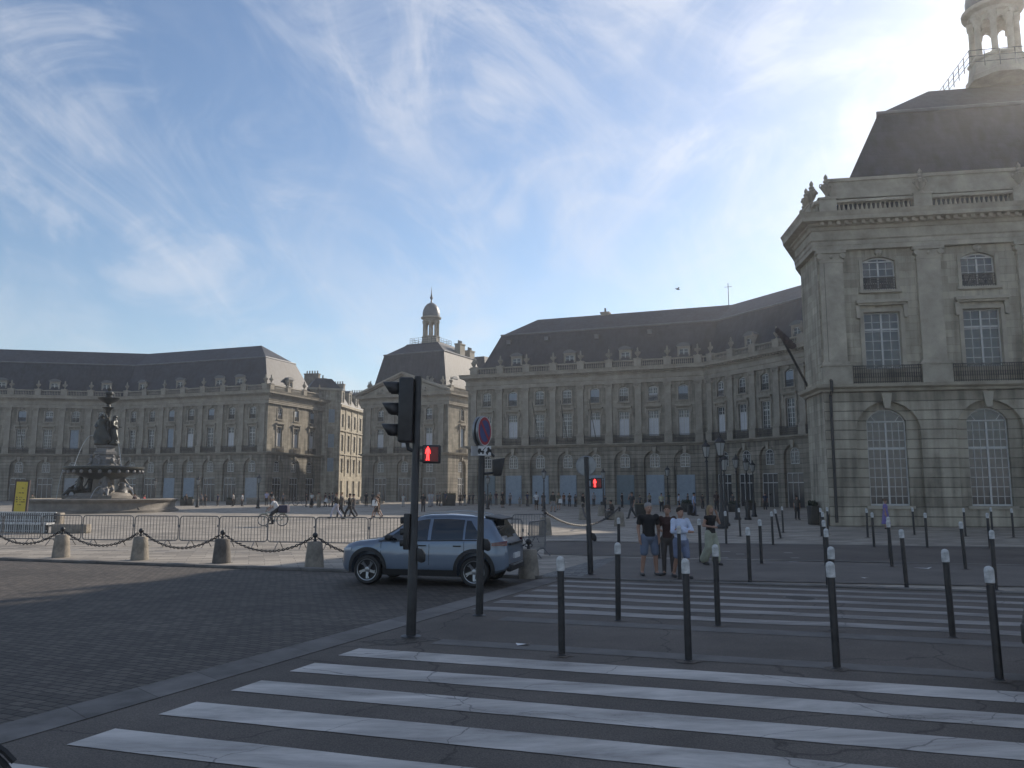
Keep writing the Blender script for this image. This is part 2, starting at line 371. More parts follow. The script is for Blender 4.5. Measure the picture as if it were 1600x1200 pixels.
def slate_mat(name, base):
    m = stone_mat(name, base, cw=.5, rh=.30, stain=.6); p = m.node_tree.nodes['Principled BSDF']
    p.inputs['Roughness'].default_value = .6; p.inputs['Specular IOR Level'].default_value = .35; return m

M = {}
M['stone_glare'] = stone_mat('glare_lightened_limestone', (.43, .39, .31), stain=.5)  # limestone set lighter in these three to imitate glare on the near pavilion
M['rustic_glare'] = stone_mat('glare_lightened_rusticated_limestone', (.41, .37, .295), rustic=True, cw=60.0, rh=.55, stain=.5)
M['trim_glare'] = mat('glare_lightened_limestone_trim', (.38, .345, .28), .85, var=.38, vscale=.8, bump=.4, bscale=6, spec=.25)
M['stone'] = stone_mat('limestone', (.31, .28, .225))
M['rustic'] = stone_mat('rusticated_limestone', (.29, .26, .21), rustic=True, cw=60.0, rh=.55)
M['trim'] = mat('limestone_trim', (.31, .28, .23), .85, var=.35, vscale=.8, bump=.4, bscale=6, spec=.25)
M['trim_dark'] = mat('sooty_limestone', (.20, .18, .15), .9, var=.45, vscale=1.5, bump=.5, bscale=8, spec=.2)
M['slate'] = slate_mat('slate', (.036, .040, .052))
M['lead'] = mat('lead_sheet', (.11, .112, .12), .5, var=.3, vscale=1.0, metal=.2)
M['frame'] = mat('window_paint', (.48, .48, .46), .5, var=.15, vscale=2)
M['glass'] = mat('window_glass', (.025, .03, .035), .08, spec=.8)
M['blind'] = mat('pale_blind', (.52, .53, .55), .7, var=.15, vscale=1.2)
M['shutter'] = mat('blue_grey_shutter', (.24, .29, .34), .55, var=.2, vscale=1.5)
M['shutter_b'] = mat('faded_grey_shutter', (.30, .32, .34), .6, var=.25, vscale=1.5)
M['shutter_c'] = mat('dark_teal_shutter', (.13, .17, .19), .55, var=.25, vscale=1.5)
M['shopdark'] = mat('dark_shop_glass', (.03, .032, .036), .12, spec=.7, var=.4, vscale=1)
M['iron'] = mat('black_iron', (.02, .02, .022), .5, var=.3, vscale=5)
M['pole'] = mat('dark_painted_metal', (.024, .024, .026), .45, var=.7, vscale=4, bump=.1, bscale=60)
M['white'] = mat('white_band', (.58, .58, .57), .55, var=.5, vscale=11, bump=.15, bscale=40)
M['cobble'] = setts_mat('dark_setts', (.080, .068, .057), (.022, .020, .018), .20, .12, rot=.42, patch=.4)
M['plaza'] = setts_mat('plaza_paving', (.27, .24, .20), (.10, .09, .08), .9, .42, rot=-.31, bumpd=.01, patch=.25, rough=.7)
M['sett_light'] = setts_mat('grey_setts', (.14, .14, .135), (.05, .05, .05), .32, .22, rot=.2, patch=.2)
M['asphalt'] = asphalt_mat('asphalt', (.094, .081, .070))
M['asphalt2'] = asphalt_mat('worn_pavement_asphalt', (.120, .107, .095), cracks=False)
M['kerb'] = stone_mat('granite_kerb', (.18, .17, .16), cw=1.1, rh=5.0, stain=.3)
M['band'] = mat('concrete_band', (.125, .118, .11), .8, var=.3, vscale=2.5, bump=.3, bscale=50)
M['paint'] = paint_mat('zebra_paint', (.52, .49, .455), .48)
M['paint2'] = paint_mat('worn_zebra_paint', (.28, .265, .25), .60)
# ---------------------------------------------------------------- ground
AX = Vector((.41, .912, 0)).normalized()            # street axis, away from the camera
ST = Vector((.9543, -.2990, 0))                       # direction of the zebra bars and lanes
NN = Vector((.2990, .9543, 0))
def PN(s, n): return ST * s + NN * n                # point from along-lane and across-lane metres
def flat(name, pts, z, m, **k):
    mb = MB(); mb.add([(p[0], p[1], z) for p in pts], [tuple(range(len(pts)))])
    o = mb.build(name, m, recalc=False)
    me = o.data
    if me.polygons[0].normal.z < 0: me.flip_normals()
    return tag(o, **k)
S_ = dict(kind='structure')
flat('ground', [(-700, -200, 0), (700, -200, 0), (700, 1500, 0), (-700, 1500, 0)], -.012, M['plaza'], **S_)
# line where the cobbles meet the asphalt table (measured along the street axis)
K0 = G(560, 982); K1 = G(560, 1000)
def Kp(P, t): return P + AX * t
far_n = 19.0
def KN(P, n):                                       # point of kerb line P that lies on lane line n
    return P + AX * ((n - P.dot(NN)) / AX.dot(NN))
# cobbled quay road, left of the table
flat('cobbled_road', [KN(K0, -8), KN(K0, 18.85), PN(-80, 18.85), PN(-80, -8)], 0.0, M['cobble'], **S_)
flat('asphalt_road', [KN(K0, -8), PN(60, -8), PN(60, 19.1), KN(K0, 19.1)], .004, M['asphalt'], **S_)
mb = MB(); a, b = KN(K0, -8), KN(K0, 18.8); c, d = KN(K1, 18.8), KN(K1, -8)
mb.add([(p.x, p.y, z) for z in (-.02, .012) for p in (a, b, c, d)], [(4, 7, 6, 5), (0, 1, 5, 4), (1, 2, 6, 5), (2, 3, 7, 6), (3, 0, 4, 7)])
tag(mb.build('kerb_strip', None), **S_)
bpy.context.scene.objects['kerb_strip'].data.materials.append(M['kerb'])
# raised edge of the square along the cobbles
def kerb(name, s0, s1, n0, n1, h, m=M['kerb']):
    mb = MB(); mb.slab([PN(s0, n0), PN(s1, n0), PN(s1, n1), PN(s0, n1)], -.02, h); return tag(mb.build(name, m), **S_)
kerb('plaza_kerb', -80, KN(K0, 18.85).dot(ST), 18.86, 19.12, .07)
# far pavement where people wait, light setts beside it, the carriageway behind
sE = KN(K0, 19.1).dot(ST)
flat('setts_patch', [PN(sE - .3, 19.25), G(930, 902), G(975, 868), PN(sE + .2, 24.4)], .000, M['sett_light'], **S_)
flat('pavement', [G(905, 903), G(1800, 921), G(1800, 888), G(965, 872)], .006, M['asphalt2'], **S_)
kerb('pavement_kerb', sE + .3, 60, 19.12, 19.36, .035)
ra, rb, rc, rd = G(850, 866), G(850, 846), G(1900, 858), G(1900, 892)
flat('far_road', [ra, rb, rc, rd], .0, M['asphalt'], **S_)
def stripe_line(name, p, q, w, z, m):
    p = Vector((p.x, p.y, 0)); q = Vector((q.x, q.y, 0)); t = (q - p).normalized(); n = Vector((-t.y, t.x, 0)) * w / 2
    return flat(name, [p - n, q - n, q + n, p + n], z, m, **S_)
stripe_line('road_edge_line', G(855, 845), G(1900, 860), .30, .006, M['band'])
stripe_line('road_edge_line', G(932, 870), G(1900, 889), .13, .011, M['paint2'])
for x0, y0 in ((1128, 862), (1150, 866), (1125, 872), (1225, 864), (1236, 872), (1233, 878), (1090, 871), (1030, 858)):
    stripe_line('road_dash', G(x0, y0), G(x0 + 13, y0), .22, .008, M['paint2'])
# island bands
for n0, n1 in ((10.62, 11.0), (12.78, 13.2)):
    flat('island_band', [PN(KN(K1, n0).dot(ST) + 1.1, n0), PN(60, n0), PN(60, n1), PN(KN(K1, n1).dot(ST) + 1.1, n1)], .009, M['band'], **S_)
# zebra bars: near crossing and far crossing
def wavy_bar(s0, s1, n0, n1, z, m, amp, seed):
    rr = random.Random(seed); mb = MB(); k = int((s1 - s0) / .35); top = []; bot = []
    ph = rr.random() * 6; 
    for i in range(k + 1):
        s = s0 + (s1 - s0) * i / k
        w = amp * (sin(s * 1.3 + ph) * .6 + sin(s * 3.1 + ph * 2) * .3)
        bot.append(PN(s, n0 + w + rr.uniform(-.006, .006))); top.append(PN(s, n1 + w + rr.uniform(-.006, .006)))
    # the left end is cut along the kerb
    if n1 < 11:
        t_ = Vector((.382, .924, 0)).normalized(); P_ = G(528, 1025); cutb = P_ + t_ * ((n0 - P_.dot(NN)) / t_.dot(NN)); cutt = P_ + t_ * ((n1 - P_.dot(NN)) / t_.dot(NN))
    else: cutb = KN(K1, n0) + ST * .15; cutt = KN(K1, n1) + ST * .15
    bot[0] = cutb; top[0] = cutt
    vs = [(p.x, p.y, z) for p in bot] + [(p.x, p.y, z) for p in top]
    mb.add(vs, [(i, i + 1, k + 2 + i, k + 1 + i) for i in range(k)])
    return tag(mb.build('crosswalk_marking', m, recalc=False), **S_)
for k in range(8):
    n1 = 10.04 - .98 * k
    wavy_bar(KN(K1, n1).dot(ST) + 1.2, 22, n1 - .49, n1, .010, M['paint'], 0.0, k)
for k in range(6):
    n1 = 14.2 + .90 * k
    wavy_bar(KN(K1, n1).dot(ST) + .9, 22, n1 - .42 + .02 * k, n1, .010, M['paint2'], .07 if k < 4 else .03, 20 + k)
# round iron covers and a gully in the carriageway
def cover(px, py, r, nm='manhole_cover'):
    p = G(px, py); mb = MB(); mb.lathe([(r + .05, .008), (r + .05, .0125)], 28); o = tag(mb.build('manhole_frame', M['band'], None, loc=(p.x, p.y, 0)), **S_)
    mb = MB(); mb.lathe([(r, .012), (r, .0155)], 28)
    for i in range(-4, 5):
        w = sqrt(max(0, r * r - (i * r / 4.6) ** 2)) * .9; mb.box(-w, w, i * r / 4.6 - .012, i * r / 4.6 + .012, .0155, .019)
    tag(mb.build('manhole_cover', M['iron'], None, loc=(p.x, p.y, 0), rz=.4), **S_)
cover(1250, 935, .28)
# tar repair
flat('asphalt_patch', [G(560, 1003), G(640, 997), G(690, 1000), G(610, 1010)], .007, M['cobble'], **S_)

# ---------------------------------------------------------------- buildings
ZC = 18.35      # top of the cornice
Z_STR = (7.75, 8.15); Z_ENT = 16.2
def inset(poly, d):
    n = len(poly); out = []
    for i in range(n):
        a, b, c = poly[i - 1], poly[i], poly[(i + 1) % n]
        t1 = (b - a).normalized(); t2 = (c - b).normalized()
        n1 = Vector((-t1.y, t1.x)); n2 = Vector((-t2.y, t2.x))
        k = (n1 + n2); k /= (1 + n1.dot(n2))
        out.append(b + k * d)
    return out
def turn(poly, i):
    a, b, c = poly[i - 1], poly[i], poly[(i + 1) % len(poly)]
    u = b - a; w = c - b
    return tan(.5 * math.atan2(u.x * w.y - u.y * w.x, u.dot(w)))

def panel(mb, x0, x1, z0, z1, ox0, ox1, oz0, oz1, rise=0.0, y=0.0, dep=.3, seg=10):
    q = lambda a, b, c, d: mb.add([(a, y, c), (b, y, c), (b, y, d), (a, y, d)], [(0, 1, 2, 3)])
    q(x0, ox0, z0, z1); q(ox1, x1, z0, z1)
    if oz0 > z0 + 1e-4: q(ox0, ox1, z0, oz0)
    w = (ox1 - ox0) / 2; cx = (ox0 + ox1) / 2
    if rise > 0:
        r = (w * w + rise * rise) / (2 * rise); cz = oz1 - r; a1 = math.asin(min(1, w / r))
        arc = [(cx + r * sin(-a1 + 2 * a1 * i / seg), cz + r * cos(-a1 + 2 * a1 * i / seg)) for i in range(seg + 1)]
    else: arc = [(ox0, oz1), (ox1, oz1)]
    for (xa, za), (xb, zb) in zip(arc, arc[1:]):
        mb.add([(xa, y, za), (xb, y, zb), (xb, y, z1), (xa, y, z1)], [(0, 1, 2, 3)])
        mb.add([(xa, y, za), (xb, y, zb), (xb, y + dep, zb), (xa, y + dep, za)], [(0, 3, 2, 1)])
    zs = arc[0][1]
    mb.add([(ox0, y, oz0), (ox0, y + dep, oz0), (ox0, y + dep, zs), (ox0, y, zs)], [(0, 1, 2, 3)])
    mb.add([(ox1, y, oz0), (ox1, y + dep, oz0), (ox1, y + dep, zs), (ox1, y, zs)], [(3, 2, 1, 0)])
    mb.add([(ox0, y, oz0), (ox1, y, oz0), (ox1, y + dep, oz0), (ox0, y + dep, oz0)], [(0, 1, 2, 3)])

def run(mb, prof, x0, x1, m0, m1):
    """moulding: profile of (out, z), extruded along x with mitred ends"""
    n = len(prof)
    v = [(x0 - m0 * o, -o, z) for o, z in prof] + [(x1 + m1 * o, -o, z) for o, z in prof]
    f = [(i, (i + 1) % n, (i + 1) % n + n, i + n) for i in range(n - 1)]
    mb.add(v, f)

_wc = {}
def window_mesh(w, h, cols, rows, rise, zmid):
    key = (round(w, 2), round(h, 2), cols, rows, rise, zmid)
    if key in _wc: return _wc[key]
    t = .07; mb = MB()
    mb.box(-w / 2, -w / 2 + t, 0, .07, 0, h); mb.box(w / 2 - t, w / 2, 0, .07, 0, h)
    mb.box(-w / 2 + t, w / 2 - t, 0, .07, 0, t * 1.4); 
    if rise > 0:
        r = ((w / 2) ** 2 + rise * rise) / (2 * rise); a1 = math.asin(min(1, w / 2 / r)); pts = []
        for i in range(9):
            a = -a1 + 2 * a1 * i / 8; pts.append((r * sin(a), h + rise - r + r * cos(a)))
        for (xa, za), (xb, zb) in zip(pts, pts[1:]):
            mb.add([(xa, .0, za), (xb, .0, zb), (xb, .0, zb - t * 1.3), (xa, .0, za - t * 1.3), (xa, .07, za), (xb, .07, zb), (xb, .07, zb - t * 1.3), (xa, .07, za - t * 1.3)],
                   [(0, 1, 2, 3), (4, 7, 6, 5), (3, 2, 6, 7)])
        mb.box(-w / 2 + t, w / 2 - t, .003, .067, h - t / 2, h + t / 2)
        for q in (-.5, 0, .5):
            mb.add([(q * w * .5 - .02, .02, h), (q * w * .5 + .02, .02, h), (q * w * .8 + .02, .02, h + rise * (1 - abs(q) * .75)), (q * w * .8 - .02, .02, h + rise * (1 - abs(q) * .75))], [(0, 1, 2, 3)])
    else: mb.box(-w / 2 + t, w / 2 - t, 0, .07, h - t, h)
    mb.box(-.05, .05, -.012, .06, t * 1.4, h - t)
    if zmid: mb.box(-w / 2 + t, w / 2 - t, -.006, .064, zmid - .05, zmid + .05)
    for i in range(1, cols):
        x = -w / 2 + w * i / cols
        if abs(x) > .06: mb.box(x - .018, x + .018, .02, .05, t, h - t)
    for j in range(1, rows):
        z = h * j / rows
        mb.box(-w / 2 + t, w / 2 - t, .024, .054, z - .018, z + .018)
    fr = mb.mesh('window', M['frame'])
    g = MB(); g.add([(-w / 2, .045, 0), (w / 2, .045, 0), (w / 2, .045, h), (-w / 2, .045, h)], [(0, 1, 2, 3)])
    if rise > 0:
        pp = [(x, .045, z) for x, z in pts]; g.add([(0, .045, h)] + pp, [(0, i + 2, i + 1) for i in range(8)])
    gl = g.mesh('pane', M['glass'], recalc=False)
    b = MB(); zt = zmid if zmid else h * .6
    b.box(-w / 2 + t, -.052, .024, .036, t * 1.4, zt - .05); b.box(.052, w / 2 - t, .024, .036, t * 1.4, zt - .05)
    bl = b.mesh('blind', M['blind'])
    f2 = MB(); 
    for s in (-1, 1):
        xa, xb = sorted((s * .01, s * (w / 2)))
        f2.box(xa, xb, -.05, -.015, .02, h - .02 if not rise else h)
        n = int(h / .35)
        for j in range(n): f2.box(xa + .06, xb - .06, -.062, -.05, .08 + j * (h - .1) / n, .08 + (j + .8) * (h - .1) / n)
    sh = f2.mesh('shutter', M['shutter'])
    _wc[key] = (fr, gl, bl, sh); return _wc[key]
def window(parent, x, z, w, h, y=.22, cols=4, rows=4, rise=0, zmid=0, kind='glass'):
    fr, gl, bl, sh = window_mesh(w, h, cols, rows, rise, zmid)
    o = link('window', fr, parent, (x, y, z)); link('pane', gl, o)
    if kind == 'blind': link('blind', bl, o)
    if kind == 'shut': link('shutter', sh, o)
    return o

_rc = {}
def railing(parent, x, w, z, y, h=1.05):
    k = (round(w, 1), h)
    if k not in _rc:
        mb = MB(); mb.box(-w / 2, w / 2, -.03, .03, h - .05, h); mb.box(-w / 2, w / 2, -.025, .025, .06, .10); mb.box(-w / 2, w / 2, -.02, .02, h - .2, h - .17)
        n = max(3, int(w / .12))
        for i in range(n + 1):
            X = -w / 2 + w * i / n; mb.box(X - .014, X + .014, -.014, .014, 0, h - .03)
        for i in range(n):
            X = -w / 2 + w * (i + .5) / n; mb.tube([(X + .045 * cos(a), 0, h * .45 + .16 * sin(a)) for a in [q * pi / 3 for q in range(6)]], .010, 4, closed=True)
        _rc[k] = mb.mesh('railing', M['iron'])
    return link('railing', _rc[k], parent, (x, y, z))

_pc = {}
def pilaster(parent, x, w=.85, z0=8.15, z1=Z_ENT, out=.24):
    k = (round(w, 2), z0, z1)
    if k not in _pc:
        mb = MB(); zb = z0 + 1.15
        mb.box(-w * .62, w * .62, -out - .26, .05, z0, zb - .1); mb.box(-w * .68, w * .68, -out - .31, .05, zb - .1, zb)
        mb.box(-w * .58, w * .58, -out - .10, .05, zb, zb + .18)
        mb.box(-w / 2, w / 2, -out, .05, zb + .18, z1 - .75)
        mb.box(-w * .54, w * .54, -out - .04, .05, z1 - .75, z1 - .66)
        mb.taper(0, -out / 2 + .02, z1 - .66, z1 - .22, w * .5, w * .56, out / 2 + .03, out / 2 + .1)
        for s in (-1, 1):
            mb.tube([(s * w * .50, -out - .13, z1 - .36), (s * w * .50, .0, z1 - .36)], .17, 10)
        mb.ell((0, -out - .09, z1 - .42), (.10, .07, .12), 6, 4)
        mb.box(-w * .66, w * .66, -out - .16, .05, z1 - .20, z1 - .004)
        _pc[k] = mb.mesh('pilaster', M['trim'])
    return link('pilaster', _pc[k], parent, (x, 0, 0))

def urn_mesh():
    mb = MB()
    mb.lathe([(.20, 0), (.20, .08), (.10, .14), (.07, .22), (.12, .30), (.24, .52), (.30, .78), (.31, .86), (.18, .92), (.12, .98), (.17, 1.06), (.17, 1.12), (.09, 1.2), (.12, 1.3), (.11, 1.4), (.05, 1.5), (.01, 1.56)], 12)
    for s in (-1, 1): mb.tube([(s * .27, 0, .55), (s * .42, 0, .72), (s * .40, 0, .88), (s * .24, 0, .92)], .035, 6)
    for i in range(6):
        a = i * pi / 3; mb.ell((.30 * cos(a), .30 * sin(a), .72), (.07, .07, .10), 6, 4)
    return mb.mesh('urn', M['trim'], smooth=True)
URN = urn_mesh()
def trophy_mesh():
    """carved group: crouching sphinx-like heap of arms and drapery"""
    rr = random.Random(5); mb = MB()
    mb.ell((0, 0, .35), (.8, .35, .4), 10, 6); mb.ell((-.45, 0, .75), (.28, .26, .42), 8, 6); mb.ell((.35, 0, .65), (.3, .28, .35), 8, 6)
    for i in range(9): mb.ell((rr.uniform(-.8, .8), rr.uniform(-.25, .25), rr.uniform(.2, .95)), (rr.uniform(.12, .25),) * 3, 7, 5)
    mb.ell((-.5, 0, 1.25), (.17, .18, .2), 8, 6); mb.cap((-.45, 0, 1.05), (-.1, 0, 1.35), .07, .05, 6); mb.cap((.3, 0, .8), (.55, 0, 1.2), .09, .06, 6)
    return fuse(mb, .05, 'sculpture', M['trim'], 2)
TROPHY = trophy_mesh()

BAL = MB().lathe([(.07, 0), (.07, .05), (.045, .10), (.085, .28), (.08, .36), (.04, .58), (.06, .66), (.06, .70)], 6)
def balustrade(parent, L_, m0, m1, z=ZC, setb=.25, ped_at=(), pw=.5, urns=True, urn_skip=()):
    """stone balustrade with pedestals and urns, running along local x"""
    mb = MB(); H = 1.05
    e0 = .25 * m0; e1 = .25 * m1
    run(mb, [(-setb - .26, z), (-setb - .26 + .52, z), (-setb - .26 + .52, z + .16), (-setb - .26, z + .16)], 0, L_, m0, m1)
    run(mb, [(-setb - .20, z + .88), (-setb + .20, z + .88), (-setb + .22, z + .96), (-setb + .20, z + H), (-setb - .2, z + H)], 0, L_, m0, m1)
    x = .2
    peds = sorted(ped_at)
    while x < L_ - .1:
        if all(abs(x - q) > pw + .10 for q in peds):
            mb.add([(v.x + x, v.y + setb, v.z + z + .16) for v in BAL.v], BAL.f)
        x += .26
    for q in peds:
        mb.box(q - pw, q + pw, setb - .29, setb + .29, z + .003, z + H + .05); mb.box(q - pw - .06, q + pw + .06, setb - .35, setb + .35, z + H + .05, z + H + .17)
    mb.build('balustrade', M['trim'], parent)
    if urns:
        for i, q in enumerate(peds):
            if i in urn_skip: continue
            link('urn', URN, parent, (q, setb, z + H + .17), R.uniform(-.3, .3))

def dormer(parent, x, z=19.0, w=1.25, h=1.75, y=1.55, dep=2.6):
    mb = MB(); a = w / 2 + .22
    panel(mb, -a, a, 0, h + .45, -w / 2, w / 2, .1, h + .1, rise=.22, y=0, dep=.2, seg=6)
    mb.add([(-a, 0, 0), (-a, dep, 0), (-a, dep, h + .45), (-a, 0, h + .45)], [(0, 3, 2, 1)])
    mb.add([(a, 0, 0), (a, dep, 0), (a, dep, h + .45), (a, 0, h + .45)], [(0, 1, 2, 3)])
    d = mb.build('dormer', M['trim'], parent, loc=(x, y, z), recalc=False)
    r = MB(); n = 8; v = []
    for yy in (-.16, dep):
        for i in range(n + 1):
            t = -1 + 2 * i / n; v.append((t * (a + .14), yy, h + .45 + .42 * (1 - t * t)))
        v += [((a + .14), yy, h + .36), (-(a + .14), yy, h + .36)]
    k = n + 3
    r.add(v, [tuple(range(k)), tuple(reversed(range(k, 2 * k)))] + [(i, (i + 1) % k, (i + 1) % k + k, i + k) for i in range(k)])
    r.build('dormer_roof', M['lead'], d)
    fr, gl, bl, sh = window_mesh(w, h - .05, 2, 4, 0, 0)
    f = link('window', fr, d, (0, .12, .1)); link('pane', gl, d, (0, .12, .1))
    return d

def facade(parent, p, q, n, m0, m1, detail=True, pw=.85, kinds='mix', shop='mix', sc_w=1.0, seed=0, corner=.9, near=False, dormers=(), urnp=True, end_ped=(True, True), pil=True, arch_w=2.8):
    """one storeyed front between plan points p and q; local x along, -y outwards"""
    d = q - p; L_ = d.length; rz = atan2(d.y, d.x); rr = random.Random(seed)
    f = empty('front', (p.x, p.y, 0), rz, parent) if False else None
    name = 'wall'
    wb = MB(); gb = MB(); tb = MB()
    if detail:
        ca, cb_ = corner if isinstance(corner, tuple) else (corner, corner)
        x0 = ca; W = (L_ - ca - cb_) / n
        # corner strips
        for a, b in ((0, ca), (L_ - cb_, L_)):
            gb.add([(a, 0, .0), (b, 0, 0), (b, 0, Z_STR[0]), (a, 0, Z_STR[0])], [(0, 1, 2, 3)])
            wb.add([(a, 0, Z_STR[0]), (b, 0, Z_STR[0]), (b, 0, ZC - .02), (a, 0, ZC - .02)], [(0, 1, 2, 3)])
        aw = min(arch_w * sc_w, W - .5) / 2; w1 = .68 * sc_w; w2 = .62 * sc_w
        for i in range(n):
            a = x0 + i * W; b = a + W; c = (a + b) / 2
            panel(gb, a, b, 0, Z_STR[0], c - aw, c + aw, 0, 7.15, rise=min(aw, 1.55), dep=.38)
            if near:
                panel(gb, c - aw, c + aw, 0, 7.2, c - 1.08, c + 1.08, 1.15, 6.75, rise=.75, y=.38, dep=.25)
                tb.box(c - 1.3, c + 1.3, .28, .42, .98, 1.15)
            else: gb.add([(c - aw, .38, 3.9), (c + aw, .38, 3.9), (c + aw, .38, 7.2), (c - aw, .38, 7.2)], [(0, 1, 2, 3)])
            if not near: gb.add([(c - aw, .38, 0), (c - aw + .22, .38, 0), (c - aw + .22, .38, 3.9), (c - aw, .38, 3.9)], [(0, 1, 2, 3)])
            if not near: gb.add([(c + aw - .22, .38, 0), (c + aw, .38, 0), (c + aw, .38, 3.9), (c + aw - .22, .38, 3.9)], [(0, 1, 2, 3)])
            # keystone and impost
            tb.prism([(c - .16, 6.75), (c + .16, 6.75), (c + .28, 7.6), (c - .28, 7.6)], -.14, .0)
            panel(wb, a, b, Z_STR[0], 13.35, c - w1, c + w1, 9.05, 12.4, dep=.28)
            panel(wb, a, b, 13.35, ZC - .02, c - w2, c + w2, 13.75, 15.75, rise=.28, dep=.26)
            # surrounds, hood on brackets, sill
            tb.box(c - w1 - .24, c - w1 - .02, -.09, 0, 9.05, 12.62); tb.box(c + w1 + .02, c + w1 + .24, -.09, 0, 9.05, 12.62)
            tb.box(c - w1 - .02, c + w1 + .02, -.09, 0, 12.42, 12.62)
            tb.box(c - w1 - .42, c + w1 + .42, -.38, 0, 12.92, 13.10); tb.box(c - w1 - .34, c + w1 + .34, -.26, 0, 12.80, 12.92)
            for s in (-1, 1): tb.prism([(c + s * (w1 + .32) - .1, 12.05), (c + s * (w1 + .32) + .1, 12.05), (c + s * (w1 + .32) + .12, 12.8), (c + s * (w1 + .32) - .12, 12.8)], -.2, -.0)
            tb.box(c - w2 - .2, c - w2 - .02, -.07, 0, 13.72, 15.6); tb.box(c + w2 + .02, c + w2 + .2, -.07, 0, 13.72, 15.6)
            tb.box(c - w2 - .28, c + w2 + .28, -.16, 0, 13.56, 13.72)
            tb.ell((c, -.06, 16.0), (.26, .16, .22), 8, 5)
    else:
        wb.add([(0, 0, 0), (L_, 0, 0), (L_, 0, ZC - .02), (0, 0, ZC - .02)], [(0, 1, 2, 3)])
    # plinth, string course, entablature
    run(tb, [(0, 0), (.10, 0), (.10, .62), (.04, .70), (0, .70)], 0, L_, m0, m1) if not detail else None
    run(tb, [(0, Z_STR[0]), (.16, Z_STR[0]), (.20, Z_STR[0] + .12), (.46, Z_STR[0] + .22), (.52, Z_STR[1]), (0, Z_STR[1] + .006)], 0, L_, m0, m1)
    run(tb, [(0, Z_ENT), (.30, Z_ENT), (.30, Z_ENT + .28), (.34, Z_ENT + .28), (.34, Z_ENT + .52), (.42, Z_ENT + .60), (.28, Z_ENT + .62), (.28, Z_ENT + 1.18),
             (.36, Z_ENT + 1.22), (.40, Z_ENT + 1.40), (.55, Z_ENT + 1.45), (.55, Z_ENT + 1.60), (.98, Z_ENT + 1.64), (1.0, Z_ENT + 1.86), (1.12, ZC), (-.95, ZC + .003)], 0, L_, m0, m1)
    x = .15
    if detail:
        while x < L_ - .2:
            tb.box(x, x + .20, -.80, -.50, Z_ENT + 1.42, Z_ENT + 1.635); x += .46
    F = Frame(parent, (p.x - parent.location.x, p.y - parent.location.y), rz)
    wb.build('wall', M['stone'], F, recalc=False)
    if gb.v: gb.build('arcade', M['rustic'], F, recalc=False)
    tb.build('cornice', M['trim'], F)
    peds = []
    if detail:
        for i in range(n):
            c = x0 + (i + .5) * W
            k = rr.random() if kinds == 'mix' else {'dark': .1, 'blind': .5, 'shut': .9}[kinds]
            kd = 'glass' if k < .38 else ('blind' if k < .80 else 'shut')
            window(F, c, 9.05, 2 * w1, 3.35, .2, 4, 6, 0, 2.35, kd)
            k2 = rr.random(); window(F, c, 13.75, 2 * w2, 1.72, .18, 4, 4, .26, 0, 'glass' if k2 < .6 else ('blind' if k2 < .8 else 'shut'))
            if near:
                window(F, c, 1.16, 2.14, 4.84, .56, 6, 9, .74, 3.3, 'glass')
            else:
                window(F, c, 4.9, 1.25 * sc_w, 1.35, .32, 4, 3, .5, 0, 'glass')
                k3 = rr.random() if shop == 'mix' else (.9 if shop == 'blue' else .1)
                mb = MB(); ww = 2 * aw - .44
                if k3 > .45:
                    mb.box(-ww / 2, ww / 2, 0, .10, 0, 3.9)
                    for q in range(13): mb.box(-ww / 2 + .08, ww / 2 - .08, -.02, 0, .1 + q * .29, .1 + q * .29 + .22)
                    mb.build('shop_shutter', M[rr.choice(('shutter', 'shutter', 'shutter_b', 'shutter_c'))], F, loc=(c, .30, 0))
                else:
                    mb.box(-ww / 2, ww / 2, .04, .10, 0, 3.9)
                    d_ = mb.build('shop_front', M['shopdark'], F, loc=(c, .30, 0))
                    mb = MB(); mb.box(-ww / 2, ww / 2, -.02, .03, 2.75, 2.85); mb.box(-ww / 2, ww / 2, -.02, .03, 3.82, 3.9)
                    for q in (-.5, -.17, .17, .5): mb.box(q * ww - .03, q * ww + .03, -.02, .03, 0, 3.85)
                    mb.build('frame', M['frame'], d_)
            railing(F, c, W - 2 * pw * .62 - .06 if pil else 2 * w1 + .7, Z_STR[1], -.42 if pil else -.3)
            railing(F, c, 2 * w2 - .02, 13.76, .04, .75)
        if pil:
            for i in range(n + 1):
                if i == 0 and not end_ped[0]: continue
                if i == n and not end_ped[1]: continue
                pilaster(F, x0 + i * W, pw); peds.append(x0 + i * W)
        else: peds = [x0 + i * W for i in range(n + 1)]
        for i in dormers: dormer(F, x0 + (i + .5) * W)
    else:
        peds = [1.2, L_ - 1.2]
    balustrade(F, L_, m0, m1, ped_at=[min(max(q, .8), L_ - .8) for q in peds])
    return F, L_, W if detail else 0, x0 if detail else 0

def roof(root, poly, rings, name='roof', flat_top=False, m='slate'):
    """rings: (inset, height). builds hips between successive inset outlines"""
    mb = MB(); prev = None; first = True
    off = Vector((root.location.x, root.location.y))
    for d, z in rings:
        ring = [(v.x - off.x, v.y - off.y, z) for v in inset(poly, d)]
        if prev:
            n = len(ring)
            for i in range(n):
                j = (i + 1) % n; mb.add([prev[i], prev[j], ring[j], ring[i]], [(0, 1, 2, 3)])
        prev = ring
    if flat_top: mb.add(prev, [tuple(range(len(prev)))])
    o = mb.build(name, M[m], root, recalc=False)
    # lead roll along the break and hips
    lb = MB(); d, z = rings[1]
    ring = [(v.x - off.x, v.y - off.y, z + .03) for v in inset(poly, d - .05)]
    lb.tube(ring, .14, 6, closed=True)
    lb.build('roof_flashing', M['lead'], o)
    return o

